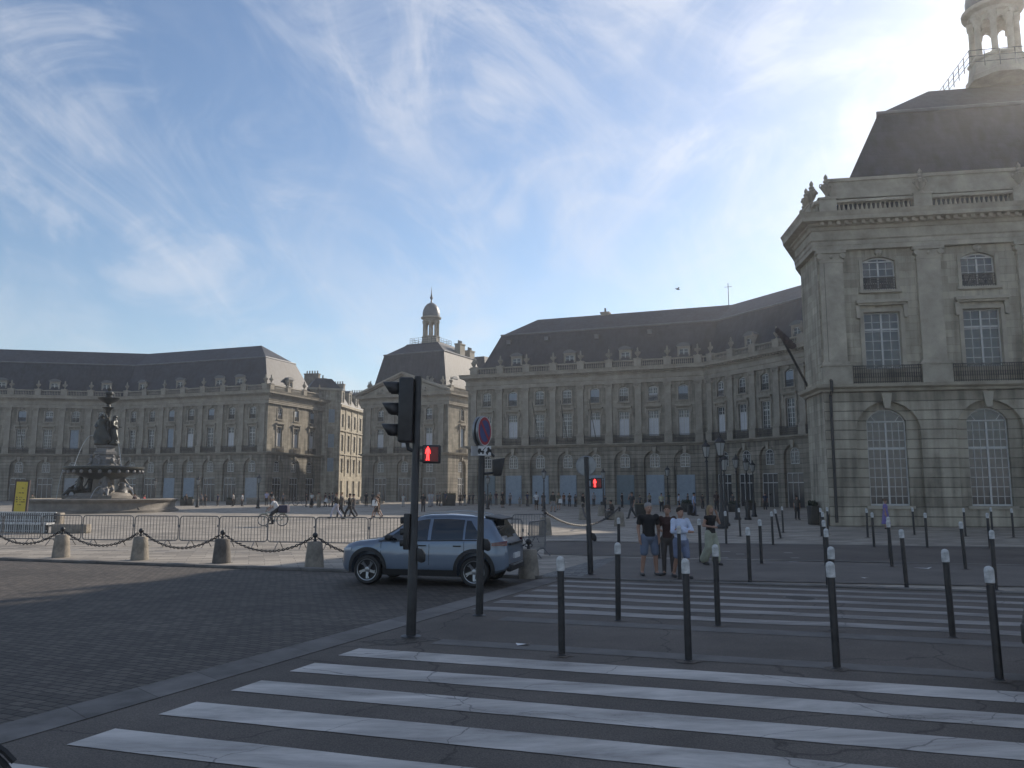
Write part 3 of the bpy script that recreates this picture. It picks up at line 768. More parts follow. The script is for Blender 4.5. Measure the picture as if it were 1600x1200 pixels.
def solid_core(root, poly, ins=.8, z1=18.3, gy=None):
    mb = MB(); off = Vector((root.location.x, root.location.y))
    pl = [(v.x - off.x, v.y - off.y) for v in inset(poly, ins)]
    mb.slab(pl, -.01, z1); return mb.build('inner_wall', M['trim_dark'], root)

def V2(p): return Vector((p.x, p.y))
def ZP(px, py, z=ZC): return V2(G(px, py, z))
def fbuild(name, poly, specs, label, cat, rings, flat_top=False, group=None, roofpoly=None):
    cc = poly[0]
    root = empty(name, (cc.x, cc.y, 0), 0, label=label, cat=cat, group=group)
    for i, sp in enumerate(specs):
        if sp is None: continue
        p, q = poly[i], poly[(i + 1) % len(poly)]
        facade(root, p, q, sp.get('n', 1), turn(poly, i), turn(poly, (i + 1) % len(poly)), **{k: v for k, v in sp.items() if k != 'n'})
    solid_core(root, poly); roof(root, roofpoly or poly, rings, flat_top=flat_top)
    return root
# ---- plan points found from the cornice line (all cornices stand ZC above the square)
A1 = ZP(190, 621); A2 = ZP(420, 609.5); tA = (ZP(0, 617) - A1).normalized()
A0 = A1 + tA * 40.5
dA = (A2 - A1).normalized(); axis = Vector((.429, .903))
A3 = A2 + Vector((.20, .98)).normalized() * 13.8
B0 = ZP(568, 619.5); B1 = ZP(701, 611.5)
C0 = ZP(732, 587.5); C1 = ZP(1101, 568); C2 = ZP(1259, 536)
#print('A', A0, A1, A2, A3, 'B', B0, B1, (B1 - B0).length, 'C', C0, C1, C2, (C1 - C0).length, (C2 - C1).length, (A2 - A1).length)
def perp(a, b): t = (b - a).normalized(); return Vector((-t.y, t.x))
# left palace: an angled front, then a long front and the lit end
def back(poly_front, D):
    """outline closed by a back line D behind the front"""
    n = len(poly_front); out = []
    for i in range(n):
        b = poly_front[i]
        if i == 0: out.append(b + perp(b, poly_front[1]) * D); continue
        if i == n - 1: out.append(b + perp(poly_front[i - 1], b) * D); continue
        n1 = perp(poly_front[i - 1], b); n2 = perp(b, poly_front[i + 1]); k = (n1 + n2) / (1 + n1.dot(n2)); out.append(b + k * D)
    return list(reversed(out))
RG = [(.95, ZC + .02), (3.7, 24.7), (8.0, 27.7)]
polyA = [A0, A1, A2] + back([A0, A1, A2], 16.0)
nA = len(polyA)
fbuild('stone_palace', polyA,
       [dict(n=9, seed=3, dormers=(0, 2, 4, 6, 8), end_ped=(True, False)), dict(n=7, seed=4, dormers=(0, 2, 4, 5), end_ped=(True, True)), dict(n=3, seed=5, dormers=(1,), pil=False, shop='dark'), dict(detail=False), dict(detail=False), dict(detail=False)],
       'long stone palace with mansard roof behind the fountain', 'palace', RG)
polyC = [C0, C1, C1 + (C2 - C1).normalized() * 36] ; polyC = polyC + back(polyC, 16.0)
pc = fbuild('stone_palace', polyC,
       [dict(n=8, seed=11, dormers=(1, 3, 5, 7), shop='blue'), dict(n=9, seed=12, dormers=(1, 3, 5), shop='dark'), dict(detail=False), dict(detail=False), dict(detail=False), dict(detail=False)],
       'long stone palace with blue-grey shop shutters, right of the domed pavilion', 'palace', RG)
# central pavilion
nB = perp(B0, B1); polyB = [B0, B1, B1 + nB * 16.6, B0 + nB * 16.6]
PR = [(.9, ZC + .02), (2.5, 25.9), (5.1, 27.8), (5.45, 28.2)]
def cupola(root, c, z, s=1.0, rz=0.0):
    """open lantern: octagonal base, eight columns, round cornice, bell dome and spike"""
    F = Frame(root, (c.x - root.location.x, c.y - root.location.y), rz)
    mb = MB(); mb.lathe([(1.9, 0), (1.9, .35), (1.75, .45), (1.62, 1.35), (1.72, 1.45), (1.72, 1.62)], 8, a0=pi / 8)
    cb = mb.build('cupola_base', M['trim'], F, loc=(0, 0, z))
    for i in range(8):
        a = i * pi / 4 + pi / 8
        mb = MB(); mb.lathe([(.27, 0), (.27, .12), (.21, .18), (.19, 2.35), (.26, 2.5), (.28, 2.7)], 10)
        mb.box(-.27, .27, -.27, .27, 2.7, 2.95)
        mb.build('column', M['trim'], F, smooth=True, loc=(1.32 * cos(a), 1.32 * sin(a), z + 1.62), rz=a)
    mb = MB(); n = 8
    for i in range(8):                    # arches between the columns
        a = i * pi / 4; Mx = Matrix.Translation((0, 0, z + 1.62 + 2.0)) @ Matrix.Rotation(a + pi / 2, 4, 'Z')
        w = .36; yo = -1.25
        pts = [(-.6, 1.05), (-.6, 0), (-w, 0)] + [(w * -cos(q * pi / 6), .62 * sin(q * pi / 6) + .0) for q in range(1, 6)] + [(w, 0), (.6, 0), (.6, 1.05)]
        for (x0, z0), (x1, z1) in zip(pts[2:-2], pts[3:-1]):
            mb.add([(x0, yo, z0), (x1, yo, z1), (x1, yo, 1.05), (x0, yo, 1.05), (x0, yo + .3, z0), (x1, yo + .3, z1), (x1, yo + .3, 1.05), (x0, yo + .3, 1.05)], [(0, 1, 2, 3), (4, 7, 6, 5), (0, 4, 5, 1)], Mx)
    mb.lathe([(1.45, z + 4.62), (1.52, z + 4.66), (1.52, z + 4.85), (1.86, z + 5.0), (1.9, z + 5.22), (1.62, z + 5.3), (1.56, z + 5.36)], 24)
    mb.build('cupola_cornice', M['trim'], F, smooth=True)
    mb = MB(); mb.lathe([(1.56, 0), (1.6, .25), (1.6, .7), (1.5, 1.25), (1.25, 1.85), (.85, 2.35), (.4, 2.62), (.16, 2.7)], 24)
    dm = mb.build('cupola_dome', M['lead'], F, smooth=True, loc=(0, 0, z + 5.36))
    mb = MB(); mb.lathe([(.18, 0), (.14, .5), (.1, .55), (.22, .75), (.30, 1.0), (.22, 1.2), (.12, 1.3), (.16, 1.4), (.10, 1.7), (.045, 2.6), (.012, 3.1)], 10)
    mb.build('spire', M['lead'], F, smooth=True, loc=(0, 0, z + 8.02))
    mb = MB(); w = 2.75
    for zz in (.25, .65, 1.05): mb.tube([(-w, -w, zz), (w, -w, zz), (w, w, zz), (-w, w, zz)], .028, 5, closed=True)
    k = 6
    for sx, sy, tx, ty in ((-w, -w, 1, 0), (w, -w, 0, 1), (w, w, -1, 0), (-w, w, 0, -1)):
        for i in range(k): mb.tube([(sx + tx * 2 * w * i / k, sy + ty * 2 * w * i / k, -.05), (sx + tx * 2 * w * i / k, sy + ty * 2 * w * i / k, 1.06)], .03, 5)
    mb.build('roof_railing', M['iron'], F, loc=(0, 0, z + .0))
def pediment(root, p, q, z=ZC, h=3.1):
    d = q - p; L_ = d.length; rz = atan2(d.y, d.x); F = Frame(root, (p.x - root.location.x, p.y - root.location.y), rz)
    mb = MB(); e = .9
    mb.prism([(-.0, z + .01), (L_, z + .01), (L_ / 2, z + h)], -.45, .55)
    for s in (0, 1):
        a = (-e if s == 0 else L_ + e, z + .02); b = (L_ / 2, z + h + .35); t = .34
        pl = [a, (a[0], a[1] + t), (b[0], b[1] + t), b]
        mb.prism(pl, -1.15, .2)
        pl2 = [(a[0] + (.5 if s == 0 else -.5), a[1] - .0), (b[0], b[1] - .24), (b[0], b[1] - .01), (a[0] + (.1 if s == 0 else -.1), a[1] + .006)]
        mb.prism(pl2, -.85, .19)
    pd = mb.build('pediment', M['trim'], F)
    rr = random.Random(9); sb = MB(); sb.box(L_ * .22, L_ * .78, -.5, -.44, z + .25, z + .6)
    for i in range(16):
        t = rr.uniform(-1, 1); hh = (1 - abs(t)) * (h - 1.2)
        sb.ell((L_ / 2 + t * L_ * .33, -.5, z + .55 + rr.uniform(0, max(hh, .1))), (rr.uniform(.2, .5), .2, rr.uniform(.25, .5)), 7, 5)
    sb.build('relief_sculpture', M['trim'], pd, smooth=True)
    for s, x in ((0, L_ * .24), (1, L_ * .76)):
        link('sculpture', TROPHY, F, (x, .75, z + h * .45 + .2), 0 if s else pi)
    return pd
def chimney(root, c, z0, z1, w=.9, d=1.6, rz=0.0, m=None):
    F = Frame(root, (c.x - root.location.x, c.y - root.location.y), rz)
    mb = MB(); mb.box(-w, w, -d, d, z0, z1 - .35); mb.box(-w - .1, w + .1, -d - .1, d + .1, z1 - .35, z1 - .15)
    o = mb.build('chimney', m or M['trim'], F)
    n = int(2 * d / .55)
    for i in range(n):
        mb = MB(); mb.lathe([(.16, 0), (.13, .55), (.17, .6)], 8); mb.build('chimney_pot', M['lead'], o, loc=(0, -d + .4 + i * (2 * d - .8) / max(1, n - 1), z1 - .15))
pb = fbuild('domed_pavilion', polyB,
       [dict(n=3, seed=21, pw=1.0, shop='dark', kinds='blind', corner=1.3), dict(n=2, seed=22, pil=False, shop='dark', corner=1.2, dormers=(0, 1)), dict(detail=False), dict(detail=False)],
       'small square stone pavilion with pediment and domed lantern in the centre distance', 'pavilion', PR, True)
pediment(pb, B0, B1)
cB = (polyB[0] + polyB[2]) / 2; rB = atan2((B1 - B0).y, (B1 - B0).x)
cupola(pb, cB, 28.2, 1, rB)
for k, (tx, ty, h) in enumerate(((14.2, 9.5, 28.4), (14.2, 13.2, 27.7))):
    chimney(pb, B0 + (B1 - B0).normalized() * tx + nB * ty, 22, h, .55, .9, rB)
# the block that carries on behind the pavilion, along the street, unseen; heights shaped for its shadow
bx = (B1 - B0).normalized(); X0 = B0 + nB * 16.9 + bx * .6; rb_ = empty('street_block', (X0.x, X0.y, 0), rB, label='plain stone block continuing unseen behind the domed pavilion', cat='house')
mb = MB(); mb.slab([(0, 0), (15.4, 0), (19, 17), (-1, 17)], 0, 21); mb.slab([(-1, 17.01), (19, 17.01), (24, 44), (-3, 44)], 0, 14); mb.build('wall', M['stone'], rb_)
mb = MB()
for q0, q1, za, zb_ in (([(0, 0), (15.4, 0), (19, 17), (-1, 17)], [(1.5, 2.5), (13.4, 2.5), (16, 15), (1, 15)], 21, 27.5), ([(-1, 17.01), (19, 17.01), (24, 44), (-3, 44)], [(1, 18), (16, 18), (20, 42), (0, 42)], 14, 17)):
    mb.add([(x, y, za) for x, y in q0] + [(x, y, zb_) for x, y in q1], [(0, 1, 5, 4), (1, 2, 6, 5), (2, 3, 7, 6), (3, 0, 4, 7), (4, 5, 6, 7)])
mb.build('roof', M['slate'], rb_)
# chimneys of the long palaces sit on the ridge, barely above it
for root, P, Q, n in ((pc, C0, C1, (.55,)),):
    for t in n: chimney(root, P + (Q - P) * t + perp(P, Q) * 8.2, 26, 28.2, .6, .5, atan2((Q - P).y, (Q - P).x))
# small roof vents and an aerial on the long roofs
FC = Frame(pc, (0, 0), atan2((C1 - C0).y, (C1 - C0).x))
for x, y, z in ((5.2, 2.9, 23.2), (11.0, 3.0, 23.4), (18.5, 2.9, 23.2), (26, 3.0, 23.4)):
    mb = MB(); mb.box(-.3, .3, -.25, .35, 0, .5); mb.box(-.36, .36, -.3, .4, .5, .56); mb.build('roof_vent', M['lead'], FC, loc=(x, y, z))
mb = MB(); mb.tube([(0, 0, 0), (0, 0, 3.6)], .05, 5); mb.tube([(-.5, 0, 3.1), (.5, 0, 3.1)], .03, 4); mb.build('aerial', M['iron'], FC, loc=(36.5, 5.5, 26.6))
# near pavilion at the right: limestone lightened in colour to stand in for the glare
M['stone'], M['rustic'], M['trim'] = M['stone_glare'], M['rustic_glare'], M['trim_glare']
D0 = V2(at(1264, 700, 50.2)); D1 = V2(at(1291, 700, 46.6))
tD = Vector((.985, -.17)).normalized(); D2 = D1 + tD * 25.5
nD = Vector((-tD.y, tD.x))
D4 = D1 + Vector((8.8, 19.2)); D3 = D4 + tD * 25
polyD = [D0, D1, D2, D3, D4]
PRD = [(1.0, ZC + .5), (3.9, 26.4), (7.2, 29.3)]
pd_ = fbuild('corner_pavilion', polyD,
       [dict(detail=False), dict(n=4, seed=31, pw=1.3, sc_w=1.45, near=True, corner=(.75, 3.15), kinds='dark', arch_w=2.42), dict(detail=False), dict(detail=False), dict(detail=False)],
       'tall near stone corner pavilion with big arched windows at the right edge', 'pavilion', PRD, True, roofpoly=[D1, D2, D3, D4])
cupola(pd_, D1 + tD * 13.7 + nD * 7.0, 29.4, 1, atan2(tD.y, tD.x))
# downpipe and raised roof parapet
FD = Frame(pd_, (D1.x - pd_.location.x, D1.y - pd_.location.y), atan2(tD.y, tD.x))
mb = MB(); mb.tube([(.35, -.16, .2), (.35, -.16, 7.5), (.35, -.62, 7.75), (.35, -.62, 8.3), (.35, -.16, 8.6), (.35, -.16, 16.1)], .085, 8)
mb.build('drainpipe', M['iron'], FD)
mb = MB(); mb.box(1.0, 21.5, .4, 1.0, ZC + 1.25, ZC + 2.3); mb.box(.9, 21.6, .3, 1.1, ZC + 2.3, ZC + 2.5)
mb.build('parapet', M['trim'], FD)
# street house between the left palace and the central pavilion
E0 = V2(at(531, 640, 158)); eav = 18.6
Ed = Vector((.13, .99)).normalized(); E1 = E0 + Ed * 26; En = Vector((-Ed.y, Ed.x))
Em = E0 + En * 12 + Vector((0, -1.0))
eh = empty('town_house', (E0.x, E0.y, 0), label='sunlit town house with dormers and tall chimneys, left of the domed pavilion', cat='house')
Fe = Frame(eh, (0, 0), atan2(Ed.y, Ed.x))
wb = MB(); n = 7; W = 26 / n
for i in range(n):
    for z0, z1, a, b in ((0, 4.6, .3, 3.6), (4.6, 8.9, 5.2, 8.0), (8.9, 13.6, 9.5, 12.8), (13.6, 18.2, 14.3, 16.9)):
        panel(wb, i * W, (i + 1) * W, z0, z1, (i + .5) * W - .6, (i + .5) * W + .6, a, b, dep=.3)
wb.build('wall', M['stone'], Fe, recalc=False)
for i in range(n):
    for a, h in ((.3, 3.3), (5.2, 2.8), (9.5, 3.3), (14.3, 2.6)): window(Fe, (i + .5) * W, a, 1.2, h, .2, 2, 4, 0, 0, 'glass')
for z in (8.9, 13.6): MB().box(-.1, 26, -.25, .0, z - .15, z + .1).build('string_course', M['trim'], Fe)
mb = MB(); mb.box(-.5, 26.2, -.6, .3, 18.2, 18.65); mb.build('cornice', M['trim'], Fe)
for i in range(n + 1): MB().box(i * W - .25, i * W + .25, -.14, 0, 4.6, 18.2).build('pilaster', M['trim'], Fe)
mb = MB(); mb.box(.02, 26, .5, 12, 0, 18.2); mb.box(0.0, .4, .05, 12.5, 0, 18.3); mb.build('inner_wall', M['trim_dark'], Fe)
mb = MB(); mb.add([(0, .2, 18.65), (26, .2, 18.65), (26, 2.0, 22.4), (.9, 2.0, 22.4), (26, 6.5, 23.2), (3.0, 6.5, 23.2), (0, 12.6, 18.65), (26, 12.6, 18.65)],
                  [(0, 1, 2, 3), (3, 2, 4, 5), (0, 3, 5), (0, 5, 6), (5, 4, 7, 6)])
mb.build('roof', M['slate'], Fe, recalc=False)
for i in range(4): dormer(Fe, 3.0 + i * 4.4, 19.3, 1.2, 2.1, .45, 2.2)
for x, y, h in ((2.2, 6.8, 25.4), (15.0, 6.0, 24.9), (25.2, 5.0, 24.2)):
    chimney(eh, E0 + Ed * x + En * y, 20, h, .5, 1.5, atan2(Ed.y, Ed.x), M['trim_dark'])
# low house nearer the left palace, dark gable front
H0 = A3 + Vector((.3, .5)); H1 = H0 + Vector((5.5, 2.2)); hh = empty('town_house', (H0.x, H0.y, 0), label='narrow dark shaded house joined to the right end of the left palace', cat='house')
Fh = Frame(hh, (0, 0), atan2(2.2, 5.5))
mb = MB(); mb.box(0, 5.92, 0, 12, 0, 20.2); mb.build('wall', M['stone'], Fh)
mb = MB(); mb.box(-.2, 6.1, -.35, 12.2, 20.2, 20.6); mb.build('cornice', M['trim'], Fh)
mb = MB(); mb.add([(0, 0, 20.6), (5.9, 0, 20.6), (5.9, 12, 20.6), (0, 12, 20.6), (1.5, 1.8, 22.6), (4.4, 1.8, 22.6), (4.4, 10, 22.6), (1.5, 10, 22.6)], [(0, 1, 5, 4), (1, 2, 6, 5), (2, 3, 7, 6), (3, 0, 4, 7), (4, 5, 6, 7)])
mb.build('roof', M['slate'], Fh)
for z in (5.2, 9.6, 14.2):
    for x in (1.6, 4.3):
        window(Fh, x, z, 1.1, 2.5, -.02, 2, 4, 0, 0, 'shut')
chimney(hh, H0 + Vector((1.6, 4)), 20.5, 22.9, .7, .5, 0, M['trim_dark'])
# terrace of quay houses beyond the right edge, unseen; raised to shade the near ground
Q0 = D2 + tD * .5; qh = empty('quay_house', (Q0.x, Q0.y, 0), label='stone quay house row right of the corner pavilion, outside the frame', cat='house')
Fq = Frame(qh, (0, 0), atan2(tD.y, tD.x) - .1)
mb = MB(); mb.box(0, 60, 0, 14, 0, 20); mb.build('wall', M['stone'], Fq)
mb = MB(); mb.add([(0, 0, 20), (60, 0, 20), (60, 14, 20), (0, 14, 20), (0, 3, 27), (60, 3, 27), (60, 11, 27), (0, 11, 27)], [(0, 1, 5, 4), (1, 2, 6, 5), (2, 3, 7, 6), (3, 0, 4, 7), (4, 5, 6, 7)])
mb.build('roof', M['slate'], Fq)
# ---------------------------------------------------------------- street furniture
def disc_pts(c, r, n, f): return [f(c[0] + r * cos(2 * pi * i / n), c[1] + r * sin(2 * pi * i / n)) for i in range(n)]
# slim white-capped posts
def bollard_meshes():
    mb = MB(); mb.lathe([(.065, 0), (.065, .02), (.045, .03), (.045, 1.08)], 16); b = mb.mesh('post', M['pole'], smooth=True)
    mb = MB(); mb.lathe([(.051, 1.08), (.053, 1.09), (.053, 1.215), (.046, 1.245), (.025, 1.262), (.002, 1.268)], 16); c = mb.mesh('white_cap', M['white'], smooth=True)
    mb = MB(); rr = random.Random(3); n = 14
    mb.lathe([(.15 , .0095), (.12, .013), (.05, .015)], 14)
    mb.v = [Vector((v.x * (1 + rr.uniform(-.3, .3)), v.y * (1 + rr.uniform(-.3, .3)), v.z)) if v.z < .012 else v for v in mb.v]; d = mb.mesh('base_patch', M['asphalt'])
    return b, c, d
BM = bollard_meshes()
def bollard(px, py, label, lean=(0, 0), sc_=1.0):
    p = G(px, py); r = empty('bollard', (p.x, p.y, 0), R.uniform(0, 6), label=label, cat='bollard', group='slim black posts with white caps')
    r.rotation_euler = (lean[0] + R.uniform(-.012, .012), lean[1] + R.uniform(-.012, .012), 0); r.scale = (1, 1, sc_)
    link('post', BM[0], r); link('white_cap', BM[1], r); link('base_patch', BM[2], r)
    return r
BL = [
 (878, 1025, 'white-capped post right behind the near crossing, leftmost of the front row', (0, .0)),
 (1076, 1034, 'white-capped post behind the near crossing, second from the left in the front row', (0, -.01)),
 (1308, 1046, 'white-capped post behind the near crossing, third from the left in the front row', (0, -.012)),
 (1562, 1064, 'white-capped post behind the near crossing, rightmost of the front row', (0, -.016)),
 (966, 971, 'white-capped post before the far crossing, leftmost of the second row', (0, 0)),
 (1122, 979, 'white-capped post before the far crossing, in front of the woman in wide pale trousers', (0, 0)),
 (1303, 987, 'white-capped post before the far crossing, almost hidden behind a nearer post', (0, 0)),
 (1489, 997, 'white-capped post before the far crossing, rightmost of the second row', (0, -.015)),
 (1062.5, 906, 'white-capped post in front of the person in the white jumper', (0, 0)),
 (1172, 912, 'white-capped post beyond the far crossing, alone right of the waiting people', (0, 0)),
 (1294, 917, 'white-capped post beyond the far crossing, lined up behind two taller-looking ones', (0, 0)),
 (1417, 920, 'slightly leaning white-capped post beyond the far crossing', (0, -.04)),
 (1556, 923, 'white-capped post at the far right beyond the far crossing', (0, 0)),
 (967, 875, 'white-capped post left of the man in the black shirt', (0, 0)),
 (1030, 872, 'white-capped post half hidden behind the waiting couple', (0, 0)),
 (1095, 879, 'white-capped post between the white jumper and the wide pale trousers', (0, 0)),
 (1190, 881.5, 'white-capped post on the kerb just before the lane road, right of the pale trousers', (0, 0)),
 (1291, 884, 'white-capped post on the near side of the lane road, hidden in a line of posts', (0, 0)),
 (1394, 886, 'white-capped post on the lane road kerb in front of the woman in purple', (0, -.02)),
 (1509, 890, 'white-capped post on the lane road kerb near the right edge', (0, -.03)),
 (1135, 850, 'white-capped post beyond the lane road, below the double lamps', (0, 0)),
 (1157, 838, 'small white-capped post on the square below the first topiary pot', (0, -.04)),
 (1208, 851.5, 'white-capped post beyond the lane road, left of a leaning one', (0, 0)),
 (1220, 841, 'white-capped post leaning strongly to the left', (0, -.16)),
 (1224, 832, 'far white-capped post right of the leaning one', (0, 0)),
 (1288, 853, 'white-capped post beyond the lane road in front of the corner pavilion drainpipe', (0, 0)),
 (1284, 838, 'far white-capped post left of the drainpipe of the corner pavilion', (0, 0)),
 (1294, 835, 'far white-capped post right below the drainpipe of the corner pavilion', (0, 0)),
 (1366, 855, 'white-capped post beyond the lane road under the first big arched window', (0, 0)),
 (1356, 840, 'far white-capped post under the first big arched window', (0, 0)),
 (1391, 872, 'white-capped post just behind the one before the woman in purple', (0, 0)),
 (1429, 836, 'far white-capped post right of the first big arched window', (0, -.03)),
 (1449, 856, 'white-capped post beyond the lane road right of the first arched window', (0, 0)),
 (1509, 838, 'far white-capped post left of the second arched window', (0, 0)),
 (1547, 857, 'white-capped post beyond the lane road under the second arched window', (0, 0)),
 (1551, 836, 'far white-capped post under the second arched window', (0, 0)),
 (1584, 840, 'far white-capped post nearest the right edge', (0, -.02)),
]
for a in BL: bollard(*a)

# ---- signals
def man_glyph(w):
    """standing figure as lit dots/strips in x,z"""
    mb = MB()
    mb.ell((0, 0, .090), (.013, .004, .014), 10, 6)
    for a, b, r in (((-.017, .070), (.017, .070), .008), ((-.020, .066), (-.031, .012), .0065), ((.020, .066), (.031, .012), .0065),
                    ((-.010, .068), (-.009, .0), .008), ((.010, .068), (.009, .0), .008), ((-.009, .0), (-.012, -.078), .0085), ((.009, .0), (.012, -.078), .0085), ((-.012, -.080), (-.020, -.083), .006), ((.012, -.08), (.020, -.083), .006)):
        mb.cap((a[0], 0, a[1]), (b[0], 0, b[1]), r, r, 6)
    return mb
M['redlit'] = mat('red_lamp', (.5, .01, .01), .4, emis=(1, .03, .03), es=4.5)
M['lens_off'] = mat('dark_red_lens', (.05, .006, .008), .25, emis=(.6, .01, .02), es=.05)
M['lens_dark'] = mat('dark_lens', (.02, .03, .022), .2)
M['galv'] = mat('galvanised_steel', (.30, .31, .32), .42, metal=.7, var=.25, vscale=6)
def ped_signal(root, x, z, w, h, s=1.0):
    mb = MB(); mb.box(x, x + w, -.06, .08, z - h / 2, z + h / 2)
    me = modded(mb, [('BEVEL', dict(width=.018, segments=3))], 'crossing_signal', M['pole'])
    o = link('crossing_signal', me, root)
    mb = MB(); mb.box(x + .03, x + w - .03, -.068, -.058, z - h / 2 + .03, z + h / 2 - .03); mb.build('lens', M['lens_off'], o)
    g = man_glyph(1); g2 = MB(); g2.v = [Vector((v.x * s * 1.05 + x + w * .32, v.y - .072, v.z * s * 1.05 + z)) for v in g.v]; g2.f = g.f
    g2.build('red_man', M['redlit'], o, smooth=True)
    for zz in (z + h / 2 - .04, z - h / 2 + .04): MB().box(x - .06, x + .01, -.03, .03, zz - .02, zz + .02).build('bracket', M['pole'], o)
    return o
def button_box(root, z, x=.07, a=0.0):
    mb = MB(); mb.prism([(x, z - .07), (x + .07, z - .10), (x + .12, z - .08), (x + .12, z + .02), (x + .07, z + .10), (x, z + .12)], -.055, .055)
    o = link('push_button', modded(mb, [('BEVEL', dict(width=.01, segments=2))], 'push_button', M['pole']), root)
    mb = MB(); mb.prism([(x + .068, z + .104), (x + .122, z + .026), (x + .125, z + .034), (x + .074, z + .11)], -.03, .03); mb.build('button_plate', M['galv'], o)
P1 = G(642, 995)
r = empty('traffic_light', (P1.x, P1.y, 0), label='tall black traffic light pole seen from the side, red man lit, nearest the crossing', cat='traffic light')
r.rotation_euler = (0, .012, 0)
mb = MB(); mb.lathe([(.15, 0), (.15, .012), (.073, .03), (.070, 1.30), (.058, 1.34), (.055, 3.80), (.05, 3.84), (.002, 3.85)], 20); mb.build('pole', M['pole'], r, smooth=True)
# vehicle head: body box with three visors opening to the left
mb = MB(); mb.box(-.13, .09, -.15, .15, 0, .98)
me = modded(mb, [('BEVEL', dict(width=.035, segments=3))], 'signal_head', M['pole']); sh = link('signal_head', me, r, (-.14, 0, 2.83), 0)
for i in range(3):
    mb = MB(); n = 14; v = []; L_ = .26
    cz = .17 + i * .32
    for rr_, xx in ((.115, -.13), (.115, -.13 - L_)):
        for k in range(n + 1):
            a = radians(-60) + radians(300) * k / n
            zz = cz + rr_ * cos(a - radians(90)) * 1.0 if False else cz + rr_ * sin(a)
            cutx = xx + (.16 * max(0, (cz - zz) / .115 + .1) if xx < -.2 else 0)
            v.append((min(cutx, -.135), rr_ * cos(a), zz))
    # open hood: top and sides, cut back towards the bottom
    hood = MB(); v = []
    for xx0 in (0, 1):
        for k in range(n + 1):
            a = radians(-35) + radians(250) * k / n; zz = cz + .115 * sin(a); yy = .115 * cos(a)
            front = -.13 - L_ + .15 * (1 - (zz - cz + .115) / .23)
            v.append((-.13 if xx0 == 0 else front, yy, zz))
    hood.add(v, [(k, k + 1, n + 2 + k, n + 1 + k) for k in range(n)])
    hm = modded(hood, [('SOLIDIFY', dict(thickness=.008))], 'visor', M['pole']); link('visor', hm, sh)
    mb = MB(); mb.lathe([(.10, 0), (.09, .03), (.05, .045), (.002, .05)], 16, M=Matrix.Translation((-.125, 0, cz)) @ Matrix.Rotation(-pi / 2, 4, 'Y')); mb.build('lens', M['lens_dark'], sh, smooth=True)
for pts in ([(-.02, 0, 2.70), (-.12, 0, 2.74), (-.14, 0, 2.85)], [(0, 0, 3.69), (-.10, 0, 3.69)]): MB().tube(pts, .03, 8).build('bracket', M['pole'], r, smooth=True)
ped_signal(r, .10, 2.66, .27, .275)
sm = empty('x', (0, 0, 0)); bpy.data.objects.remove(sm)
mb = MB(); mb.box(-.15, -.055, -.06, .06, 1.25, 1.78)
rp = link('repeater_signal', modded(mb, [('BEVEL', dict(width=.02, segments=2))], 'repeater_signal', M['pole']), r)
for i in range(3):
    mb = MB(); mb.tube([(-.13, 0, 1.35 + i * .165), (-.20, 0, 1.345 + i * .165)], .052, 10); mb.build('visor', M['pole'], rp)
button_box(r, 1.16, .06)

P2 = G(749, 962)
r = empty('sign_pole', (P2.x, P2.y, 0), label='thinner black pole carrying round blue signs, behind the blue car', cat='sign pole')
r.rotation_euler = (0, .010, 0)
mb = MB(); mb.lathe([(.12, 0), (.12, .012), (.066, .03), (.064, 1.25), (.056, 1.3), (.054, 2.86)], 18); mb.lathe([(.025, 2.86), (.025, 3.40)], 10); mb.build('pole', M['pole'], r, smooth=True)
for pts in ([(.03, 0, 2.75), (.15, 0, 2.77), (.22, 0, 2.70)], [(.03, 0, 2.40), (.21, 0, 2.42)]): MB().tube(pts, .022, 8).build('bracket', M['pole'], r, smooth=True)
mb = MB(); mb.add([(.20, -.10, 2.37), (.34, -.10, 2.37), (.40, -.10, 2.68), (.19, -.10, 2.65), (.20, .10, 2.37), (.34, .10, 2.37), (.40, .10, 2.68), (.19, .10, 2.65)], [(0, 1, 2, 3), (7, 6, 5, 4), (0, 4, 5, 1), (1, 5, 6, 2), (2, 6, 7, 3), (3, 7, 4, 0)])
link('crossing_signal', modded(mb, [('BEVEL', dict(width=.015, segments=2))], 'crossing_signal', M['pole']), r, rz=.15)
M['sign_blue'] = mat('sign_blue', (.06, .08, .20), .4, var=.2, vscale=5)
M['sign_red'] = mat('sign_red', (.34, .04, .05), .4, var=.2, vscale=5)
M['sign_white'] = mat('sign_white', (.62, .62, .62), .4, var=.15, vscale=5)
M['black'] = mat('sign_black', (.01, .01, .012), .5)
